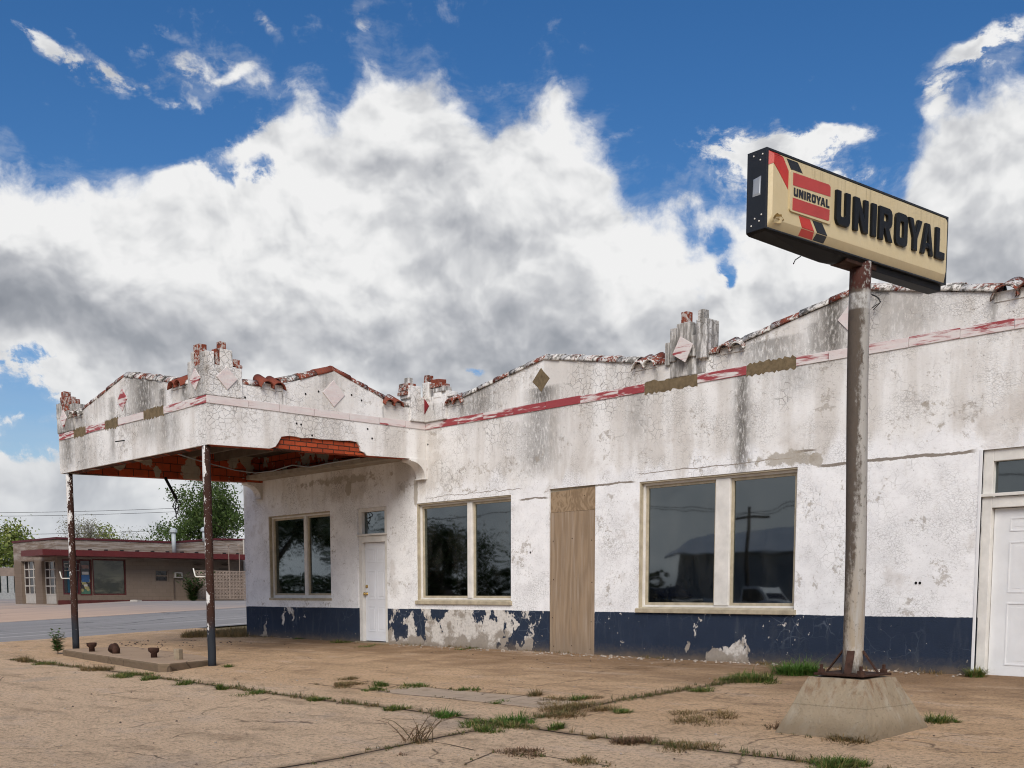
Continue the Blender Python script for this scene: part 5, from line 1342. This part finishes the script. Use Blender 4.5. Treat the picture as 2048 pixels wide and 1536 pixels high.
MB().slab([(XLw, GB - .3), (XB - .26, GB - .3), (XB - .26, ZT), (XLw, ZT)], [[(r[0], GB - .02), (r[1], GB - .02), (r[1], r[3]), (r[0], r[3])] for r in (G1, G2)], fs_, 0.001, .3).build('side_wall', 'taupe_block', shop)
MB().box(XLw, XLw + .25, YB + .3, YE, GB - .3, ZT).box(XLw + .25, XB - .25, YE - .25, YE, GB - .3, ZT).build('rear_wall', 'taupe_block', shop)
MB().box(XLw + .25, XB - .25, YB + .3, YE - .25, ZT - .35, ZT - .2).build('roof', 'roof_deck', shop)
MB().box(XLw + .25, XB - .25, YB + 1.2, YB + 1.3, GB - .2, ZT - .36).box(XB - 1.6, XB - 1.5, YB + 1.3, YE - .3, GB - .2, ZT - .36).build('interior_room', 'interior', shop)
# roof trim
MB().slab([(YB - .05, ZT), (y_split, ZT - .02), (bx_(430, 1080).y, ZT + .22), (YE, ZT + .32), (YE, ZT + .42), (bx_(430, 1080).y, ZT + .32), (y_split, ZT + .08), (YB - .05, ZT + .10)], [], lambda a, b, d: Vector((XB + .04 - d, a, b)), 0, .3).build('roof_trim', 'dark_red', shop)
MB().box(XLw - .04, XB - .27, YB - .05, YB + .3, ZT + .001, ZT + .10).build('roof_trim', 'dark_red', shop)
# red canopy
ft, fb_ = bx_(300, 1105.5).z, bx_(300, 1116.5).z
ye_f = bx_(480, 1110).y; OV = 1.1
fx0 = by_(87, 1113).x
MB().box(XB + .002, XB + OV, YB - OV, ye_f, fb_, ft).box(fx0, XB + .002, YB - OV, YB - .001, fb_, ft).build('fascia_canopy', 'red_fascia', shop)
for k in range(12):
    yy = YB + .6 + k * (ye_f - YB - 1) / 11
    MB().box(XB + .3, XB + .5, yy, yy + .12, ft, ft + .09).build('canopy_clip', 'wire_black', shop)
# base
MB().box(XB + .002, XB + .10, YB - .05, bx_(342, 1200).y, GB - .3, GB + .16).build('base_strip', 'maroon_sill', shop)
def glazed(r, pane, frame, mul=()):
    f = MB(); t = .07
    f.box(XB - .12, XB - .04, r[0], r[0] + t, r[2], r[3]).box(XB - .12, XB - .04, r[1] - t, r[1], r[2], r[3]).box(XB - .12, XB - .04, r[0] + t, r[1] - t, r[2], r[2] + t).box(XB - .12, XB - .04, r[0] + t, r[1] - t, r[3] - t, r[3])
    for z in mul: f.box(XB - .12, XB - .04, r[0] + t, r[1] - t, z - .03, z + .03)
    fo = f.build('window', frame, shop); MB().box(XB - .10, XB - .085, r[0] + t, r[1] - t, r[2] + t, r[3] - t).build('pane', pane, fo); return fo
w1 = glazed(W1, 'dusty_pane', 'maroon_sill'); glazed(W2, 'dark_glassy', 'taupe_block', ((W2[2] + W2[3]) / 2,))
dr = glazed(DR, 'dark_glassy', 'dark_red'); pn = glazed(PN, 'dark_glassy', 'maroon_sill')
MB().box(XB - .08, XB - .06, DR[0] + .25, DR[1] - .15, DR[2] + .1, DR[2] + 1.35).build('teal_board', 'teal_paint', dr)
def lettering(txt, y0, z0, h, mat, par, sp=.62):
    L = {'S': [[(1, 1), (0, 1), (0, .5), (1, .5), (1, 0), (0, 0)]], 'N': [[(0, 0), (0, 1), (1, 0), (1, 1)]], 'O': [[(0, 0), (0, 1), (1, 1), (1, 0), (0, 0)]]}
    for i, ch in enumerate(txt):
        b = MB()
        for pl in L[ch]: b.tube([(XB - .035, y0 + i * h * sp * 1.3 + q[0] * h * sp, z0 + q[1] * h) for q in pl], .022, 4)
        b.build('letter', mat, par)
lettering('SNO', DR[0] + .10, DR[3] - .55, .34, 'panel_white', dr)
plain('sticker_red', (.22, .14, .12), .6); plain('sticker_blue', (.035, .09, .20), .6); plain('flower_yellow', (.26, .23, .10), .6, .3); plain('stem_green', (.05, .12, .08), .6)
for z, h, mt, w_ in ((PN[3] - .45, .16, 'sticker_red', .36), (PN[3] - .75, .14, 'panel_white', .34), (PN[3] - 1.12, .34, 'sticker_blue', .40), (PN[3] - 1.34, .10, 'panel_white', .18)):
    yc = (PN[0] + PN[1]) / 2; MB().box(XB - .084, XB - .07, yc - w_ / 2, yc + w_ / 2, z, z + h).build('sticker', mt, pn)
for k in range(9):
    yy = PN[0] + .14 + (PN[1] - PN[0] - .28) * ((k * .37) % 1); zz = PN[2] + .25 + .55 * ((k * .61) % 1)
    f = MB().lathe([(.09, 0), (.10, .005), (.05, .012)], 7, (XB - .084, yy, zz), Matrix.Rotation(rad(90), 3, 'Y')); f.build('painted_flower', 'flower_yellow', pn)
MB().box(XB - .084, XB - .075, PN[0] + .08, PN[1] - .08, PN[2] + .08, PN[2] + .30).build('painted_leaves', 'stem_green', pn)
# garage doors
for r in (G1, G2):
    d = MB(); x0, x1, z0, z1 = r; yb_ = YB + .16; t = .06
    hp = z0 + (z1 - z0) * .22
    fo = MB().box(x0 - .3, x1 + .3, yb_ + .02, yb_ + .06, z0, hp).build('garage_door', 'panel_white', shop)
    q = MB()
    for k in range(4): xx = x0 - .0 + (x1 - x0) * k / 3; q.box(xx - t / 2, xx + t / 2, yb_, yb_ + .05, hp, z1)
    for k in range(5): zz = hp + (z1 - hp) * k / 4; q.box(x0, x1, yb_ + .001, yb_ + .049, zz - t / 2, zz + t / 2)
    q.build('sash_bars', 'panel_white', fo); MB().box(x0, x1, yb_ + .03, yb_ + .04, hp, z1).build('pane', 'dark_glassy', fo)
    MB().box(x0 - .35, x0 - .05, yb_ - .10, yb_ + .01, z0, z1).build('jamb', 'shade_brown', fo)
# air conditioner, drip line, lintels, vents, flag pole sleeves
r = byz(347.5, 362, 1145, 1155.5)
ac = MB().box(XB + .002, XB + .16, r[0], r[1], r[2], r[3]).build('air_conditioner', 'panel_white', shop); MB().box(XB + .161, XB + .17, r[0] + .06, r[1] - .06, r[2] + .05, r[3] - .05).build('grille', 'shade_brown', ac)
a, b_ = bx_(347, 1156), bx_(347, 1197); MB().tube([(XB + .04, a.y, a.z), (XB + .04, a.y, b_.z)], .03, 6).build('drain_pipe', 'shade_brown', shop)
for x0, x1 in ((384, 400), (438, 456)):
    r = byz(x0, x1, 1137, 1146); MB().box(XB + .002, XB + .03, r[0], r[1], r[2], r[3]).build('door_head', 'shade_brown', shop)
    q = bx_((x0 + x1) / 2 + 2, 1131); MB().lathe([(.05, 0), (.22, .04), (.20, .08), (.05, .10)], 10, (XB + .15, q.y, q.z)).build('wall_lamp', 'shade_brown', shop)
for px, pt, w_, pb in ((347, 1065, .115, 1105), (408.5, 1063, .115, 1083)):
    q, e = on_x(px, pt, XB + .3), on_x(px, pb, XB + .3)
    v_ = MB().tube([(q.x, q.y, e.z), (q.x, q.y, q.z)], w_, 10).build('vent_pipe', 'white_pipe', shop, smooth=True); MB().lathe([(w_ * 1.7, 0), (w_ * 1.7, .12), (w_ * .9, .22), (.05, .24)], 12, (q.x, q.y, q.z)).build('cap', 'white_pipe', v_)
for px in (457, 478):
    q, e = on_x(px, 1092, XB + 2.0), on_x(px, 1197, XB + 2.0)
    p_ = MB().tube([(q.x, q.y, e.z), (q.x, q.y, q.z)], .018, 6); o = p_.build('flag_pole', 'block_screen'); tag(o, 'thin pale pole in front of the block screen, ' + ('the left one of the pair' if px == 457 else 'nearest the white station wall'), 'pole', 'pair of thin poles across the street')
    MB().lathe([(.04, 0), (.11, .02), (.10, .06), (.02, .08)], 8, (q.x, q.y, q.z)).build('cap', 'block_screen', o)
# breeze block screen
sa, sb = on_x(393, 1198, XB + 1.4), on_x(492, 1143, XB + 1.4)
scn = MB(); nC, nR = 15, 8; cw, ch = (sb.y - sa.y) / nC, (sb.z - sa.z) / nR
X_ = XB + 1.4
for i in range(nC + 1): scn.box(X_ - .03, X_ + .03, sa.y + i * cw - .022, sa.y + i * cw + .022, sa.z, sb.z)
for j in range(nR + 1): scn.box(X_ - .028, X_ + .028, sa.y, sb.y, sa.z + j * ch - .025, sa.z + j * ch + .025)
for i in range(nC):
    for j in range(nR):
        cy_, cz_ = sa.y + (i + .5) * cw, sa.z + (j + .5) * ch
        scn.slab([(cy_ - cw * .44, cz_), (cy_, cz_ - ch * .44), (cy_ + cw * .44, cz_), (cy_, cz_ + ch * .44)], [[(cy_ - cw * .28, cz_), (cy_, cz_ + ch * .28), (cy_ + cw * .28, cz_), (cy_, cz_ - ch * .28)]], lambda a, b, d: Vector((X_ + .025 - d, a, b)), 0, .05)
tag(scn.build('block_screen', 'block_screen'), 'tan pierced concrete block screen wall beside the shop', 'wall')
gp = on_x(487, 1100, XB + .05)
MB().tube([(XB + .08, gp.y, GB), (XB + .08, gp.y, ZT + .3)], .05, 6).build('downpipe', 'panel_white', shop)
q = on_g(272, 1207); tag(MB().box(-.25, .25, -.15, .15, 0, .22, Matrix.Rotation(.4, 3, 'Z'), (XB + 1.5, on_x(272, 1207, XB + 1.5).y, GB - .05)).build('white_rubble', 'panel_white', jit=.09), 'small heap of white broken stone by the red base of the shop', 'rubble')

# low wall with dark panels at the far left
xw = -78.0
a, b_ = on_x(-60, 1203, xw), on_x(36, 1203, xw); zt2, zm = on_x(10, 1135, xw).z, on_x(10, 1152, xw).z
lw = thing('boundary_wall', (xw, a.y, a.z), 'grey low wall with dark teal openings at the far left edge', 'wall')
MB().box(xw - .3, xw, a.y, b_.y + 1.5, zm, zt2).build('top_band', 'block_screen', lw)
plain('teal_dark', (.015, .028, .03), .6, .5, 1.2); plain('pale_post', (.35, .36, .35), .7)
MB().box(xw - .28, xw - .1, a.y, b_.y + 1.5, GB - .1, zm - .003).build('dark_panel', 'teal_dark', lw)
for k in range(7):
    yy = a.y + (b_.y - a.y) * (k + .3) / 6.5; MB().box(xw - .05, xw + .02, yy, yy + .35, GB - .1, zm - .004).build('wall_pier', 'pale_post', lw)
MB().box(xw - .05, xw + .05, a.y, b_.y + 1.5, GB - .1, GB + .55).build('plinth', 'pale_post', lw)
leafmat('shrub_leaf', (.025, .055, .014), (.05, .09, .022), (.09, .12, .03), .1)
tag(leafy('shrub', (XB + 2.2, on_x(386, 1198, XB + 2.2).y, GB - .05), 1.75, 46, 'dark green bushy shrub in front of the block screen', .85, .12, .42, 'shrub_leaf' if 'shrub_leaf' in MATS else 'weed_leaf', 'shrub'))

# ------------------------------------------------------------------ trees
plain('bark', (.085, .068, .052), .9, .3, 5); plain('bark_pale', (.15, .13, .11), .9, .3, 5)
leafmat('leaf_dark', (.045, .080, .018), (.080, .125, .03), (.13, .17, .05), .12)
leafmat('leaf_spring', (.16, .21, .045), (.10, .15, .03), (.26, .28, .08), .3)
leafmat('leaf_bud', (.17, .16, .10), (.12, .12, .07), (.22, .20, .13), .3)
leafmat('leaf_shade', (.022, .045, .012), (.04, .07, .018), (.06, .09, .02), .1)
def tree(name, base, H, W_, leaves, leafsize, mat, bark, label, seed, depth=5, trunk=.18, low=.25, dens=1.0, category='tree', clump=.35, up=.25):
    rr = random.Random(seed); rt = thing(name, base, label, category); base = Vector(base); wood = MB(); tips = []
    def grow_(p, d, L, r, lv):
        n = 3; pth = [p]; rs_ = [r]
        for k in range(n):
            d = (d + Vector((rr.gauss(0, .16), rr.gauss(0, .16), rr.gauss(0, .10) + up * .18))).normalized(); p = p + d * (L / n); pth.append(p); rs_.append(r * (1 - .35 * (k + 1) / n))
        wood.tube(pth, rs_, 7 if lv < 2 else 4, caps=False)
        if lv >= 2: tips.extend([(pth[1], lv), (pth[2], lv)])
        if lv >= depth: tips.append((p, lv)); return
        for c in range(rr.randint(2, 3) + (1 if lv == 0 else 0)):
            a = rr.random() * 6.283; sp = rr.uniform(.35, .85)
            o1 = d.orthogonal().normalized(); o2 = d.cross(o1)
            d2 = (d * math.cos(sp) + (o1 * math.cos(a) + o2 * math.sin(a)) * math.sin(sp) * W_).normalized()
            grow_(pth[rr.choice((2, 3, 3))], d2, L * rr.uniform(.62, .84), rs_[-1] * rr.uniform(.55, .75), lv + 1)
    k = sum(.73 ** i for i in range(1, depth + 1)) + 1
    grow_(base, Vector((rr.gauss(0, .05), rr.gauss(0, .05), 1)), H * low, trunk, 0)
    top = max(p.z for p, _ in tips) - base.z; s = H / top
    wood.v = [base + (p - base) * s for p in wood.v]; tips = [(base + (p - base) * s, l) for p, l in tips]
    wood.build('trunk', bark, rt, smooth=True, fixn=False)
    lf = MB()
    if leaves:
        per = max(1, int(leaves / len(tips)))
        for p, l in tips:
            if rr.random() > dens: continue
            for _ in range(per):
                q = p + Vector((rr.gauss(0, clump), rr.gauss(0, clump), rr.gauss(0, clump * .8)))
                d = Vector((rr.gauss(0, 1), rr.gauss(0, 1), rr.gauss(-.2, .8))).normalized(); e = d.orthogonal().normalized(); e = (e * math.cos(l) + d.cross(e) * math.sin(l * rr.random() * 3)).normalized()
                L = leafsize * rr.uniform(.6, 1.3)
                lf.add([q, q + d * L * .5 + e * L * .3, q + d * L, q + d * L * .5 - e * L * .3], [(0, 1, 2, 3)])
        lf.build('crown', mat, rt, fixn=False)
    return rt
def at(px, dist, z=.56):
    d = sight(px, 1190); d = Vector((d.x, d.y, 0)); k = dist / d.dot(FH); return Vector((C.x + d.x * k, C.y + d.y * k, z))
def hgt(py, dist): return (1191 - py) / FPX * dist + C.z - .56
tree('leafy_tree', at(462, 88), hgt(952, 88), 1.2, 24000, .19, 'leaf_dark', 'bark', 'big dark leafy tree rising behind the block screen', 5, 6, .24, .22, 1.0, clump=.42)
tree('bare_tree', at(128, 92), hgt(1036, 92), 1.25, 1500, .11, 'leaf_bud', 'bark_pale', 'wide bare budding tree above the garage doors of the shop', 8, 7, .34, .16, 1.0, clump=.3, up=.6)
tree('young_tree', at(8, 86), hgt(1062, 86), 1.1, 6500, .24, 'leaf_spring', 'bark', 'yellow green tree at the left edge beside the shop', 12, 5, .2, .16, 1.0, clump=.5, up=.1)
tree('young_tree', at(-38, 80), hgt(1075, 80), 1.1, 6000, .24, 'leaf_spring', 'bark', 'yellow green tree mostly cut off by the left edge', 15, 5, .2, .16, 1.0, clump=.5, up=.1)
tree('young_tree', at(205, 105), hgt(1060, 105), 1.1, 3500, .25, 'leaf_spring', 'bark', 'light green tree top showing right of the far post above the roof', 21, 5, .2, .3, 1.0, clump=.45)
tree('bare_tree', at(316, 98), hgt(1050, 98), 1.2, 300, .10, 'leaf_bud', 'bark', 'small twiggy bare tree left of the white vent pipe', 27, 6, .26, .3, 1.0)
# power lines
for py0, py1, z_, lab in ((1011, 1004, 150, 'topmost thin power line crossing the sky left of the near post'), (1018, 1011, 150, 'second thin power line close under the topmost one'), (1056, 1046, 150, 'lowest thin power line just above the shop roof')):
    a = C + sight(-500, py0 + 6) * z_; b_ = C + sight(900, py1 - 26) * z_; n = 24
    pth = [a.lerp(b_, k / n) - Vector((0, 0, 1.6 * 4 * (k / n) * (1 - k / n))) for k in range(n + 1)]
    tag(MB().tube(pth, .035, 4).build('power_line', 'wire_black'), lab, 'cable', 'power lines behind the shop')

# ------------------------------------------------------------------ across the main street: what the window glass reflects
for k, (x, y, H, W_, sd, lab) in enumerate(((-78, -34, 9.5, 1.1, 41, 'large dark tree mirrored in the left pane of the first window'), (-88, -36, 8.5, 1.1, 43, 'dark tree mirrored at the far left of the first window'), (-62, -38, 6.0, 1.2, 47, 'dark tree mirrored in the left pane of the second window'), (-51, -40, 5.2, 1.1, 49, 'smaller dark tree mirrored in the right pane of the second window'))):
    tree('street_tree', (x, y, -.45), H, W_, 24000, .22, 'leaf_shade', 'bark', lab, sd, 4, .25, .12, 1.0, clump=.8, up=.0)
plain('shed_metal', (.36, .37, .38), .5, .15, 1.0, .4); plain('shed_roof', (.70, .72, .73), .45, .12, 1.0, .5)
sh_ = thing('metal_shed', (-37, -44, -.45), 'long grey metal shed mirrored in the third window', 'shed')
MB().box(-46, -28, -52, -44, -.5, 3.4).build('wall', 'shed_metal', sh_)
MB().slab([(-43.5, 3.4), (-48, 5.1), (-52.5, 3.4), (-52.5, 3.3), (-48, 5.0), (-43.5, 3.3)], [], lambda a, b, d: Vector((-46.5 + d, a, b)), 0, 19).build('roof', 'shed_roof', sh_)
MB().box(-36, -32, -44.02, -43.95, -.44, 2.4).build('roller_door', 'shade_brown', sh_)
hd = MB(); hr = random.Random(3)
for _ in range(14000):
    x = hr.uniform(-110, -46); t_ = hr.random(); top = 2.9 + 1.2 * mnoise.noise(Vector((x * .22, 0, 1)))
    q = Vector((x, -42 + hr.uniform(-1.4, 1.4), -.4 + top * t_)); d = Vector((hr.gauss(0, 1), hr.gauss(0, 1), hr.gauss(0, .8))).normalized(); e = d.orthogonal().normalized()
    hd.add([q, q + d * .18 + e * .14, q + d * .36, q + d * .18 - e * .14], [(0, 1, 2, 3)])
tag(hd.build('hedge', 'leaf_shade', None, fixn=False), 'long dark overgrown hedge across the main street, mirrored low in the office windows', 'hedge')
up_ = thing('utility_pole', (-34.8, -36, -.45), 'dark utility pole mirrored in the right pane of the third window', 'utility pole')
MB().tube([(-34.8, -36, -.5), (-34.8, -36, 5.6)], [.15, .11], 8).build('pole', 'bark', up_); MB().box(-36, -33.6, -36.06, -35.94, 4.9, 5.05).build('crossarm', 'bark', up_)
for dx in (-1, 1):
    tag(MB().tube([(-34.8 + dx + 40 * (k - 10) / 10, -36, 5.15 + .9 * (1 - ((abs(k - 10)) / 10 - .5) ** 2 * 4)) for k in range(21)], .02, 4).build('power_line', 'wire_black'), 'overhead cable mirrored in the glass, ' + ('left' if dx < 0 else 'right') + ' wire of the crossarm', 'cable', 'cables along the main street')

# parked vehicles mirrored in the third window
plain('car_dark', (.012, .014, .018), .25, .1, 2, .5); plain('car_white', (.62, .63, .64), .3, .05, 2, .5); plain('tyre', (.012, .012, .012), .8); plain('rim', (.35, .36, .37), .35, .1, 8, .5, .7); plain('lamp_red', (.35, .02, .02), .3); plain('lamp_clear', (.6, .6, .58), .25)
def car(loc, rot, mat, label, pick):
    rt = thing('parked_car' if not pick else 'pickup_truck', loc, label, 'car' if not pick else 'pickup'); W = 1.8
    M = Matrix.Translation(Vector(loc)) @ Matrix.Rotation(rot, 4, 'Z')
    def put(mb, n, m, par, **k):
        mb.v = [M @ p for p in mb.v]; return mb.build(n, m, par, **k)
    L = 4.7 if not pick else 5.6
    low = [(0, .35), (L, .35), (L, .95), (L - .05, 1.05), (L - 1.15, 1.12)] + ([(.05, 1.12), (0, 1.0)] if pick else [(.1, 1.12), (0, .95)])
    f = lambda a, b, d: Vector((a, d, b))
    body = put(MB().slab(low, [], f, -W / 2, W / 2), 'body', mat, rt, bevel=.06)
    cab = [(.12, 1.10), (.45, 1.72), (L - 2.1, 1.74), (L - 1.25, 1.10)] if not pick else [(2.3, 1.10), (2.5, 1.78), (3.6, 1.78), (4.25, 1.10)]
    put(MB().slab(cab, [], f, -W / 2 + .10, W / 2 - .10), 'roof', mat, rt, bevel=.05)
    x0, x1 = cab[0][0], cab[3][0]
    win = [(cab[0][0] + .22, 1.16), (cab[1][0] + .10, 1.64), (cab[2][0] - .06, 1.66), (cab[3][0] - .26, 1.16)]
    for s_ in (-1, 1): put(MB().slab(win, [], f, s_ * (W / 2 - .095), s_ * (W / 2 - .085)), 'side_window', 'dark_glassy', rt)
    put(MB().add([(cab[2][0] + .08, -W / 2 + .2, 1.66), (cab[2][0] + .08, W / 2 - .2, 1.66), (cab[3][0] - .02, W / 2 - .2, 1.17), (cab[3][0] - .02, -W / 2 + .2, 1.17)], [(0, 1, 2, 3)]), 'windscreen', 'dark_glassy', rt)
    for wx in (.95, L - .95):
        for s_ in (-1, 1):
            w = put(MB().lathe([(.20, -.11), (.33, -.11), (.35, -.06), (.35, .06), (.33, .11), (.20, .11)], 20, (wx, s_ * (W / 2 - .10), .35), Matrix.Rotation(rad(90), 3, 'X')), 'tyre', 'tyre', rt, smooth=True)
            put(MB().lathe([(.20, -.09), (.20, .09), (.08, .115)], 14, (wx, s_ * (W / 2 - .10), .35), Matrix.Rotation(rad(90), 3, 'X')), 'rim', 'rim', w)
    for s_ in (-1, 1):
        put(MB().box(L - .03, L + .012, s_ * .62 - .17, s_ * .62 + .17, .72, .88), 'headlight', 'lamp_clear', rt, bevel=.01)
        put(MB().box(-.012, .03, s_ * .74 - .08, s_ * .74 + .08, .75, 1.0), 'tail_light', 'lamp_red', rt, bevel=.01)
    put(MB().box(-.06, L + .06, -W / 2 + .1, W / 2 - .1, .38, .52), 'bumper', 'black_metal', rt, bevel=.02)
    return rt
car((-38.2, -31.5, -.45), .35, 'car_dark', 'dark estate car parked across the street, mirrored in the right pane of the third window', False)
car((-33.0, -31.0, -.45), .2, 'car_white', 'white pickup truck parked across the street, mirrored beside the dark car', True)
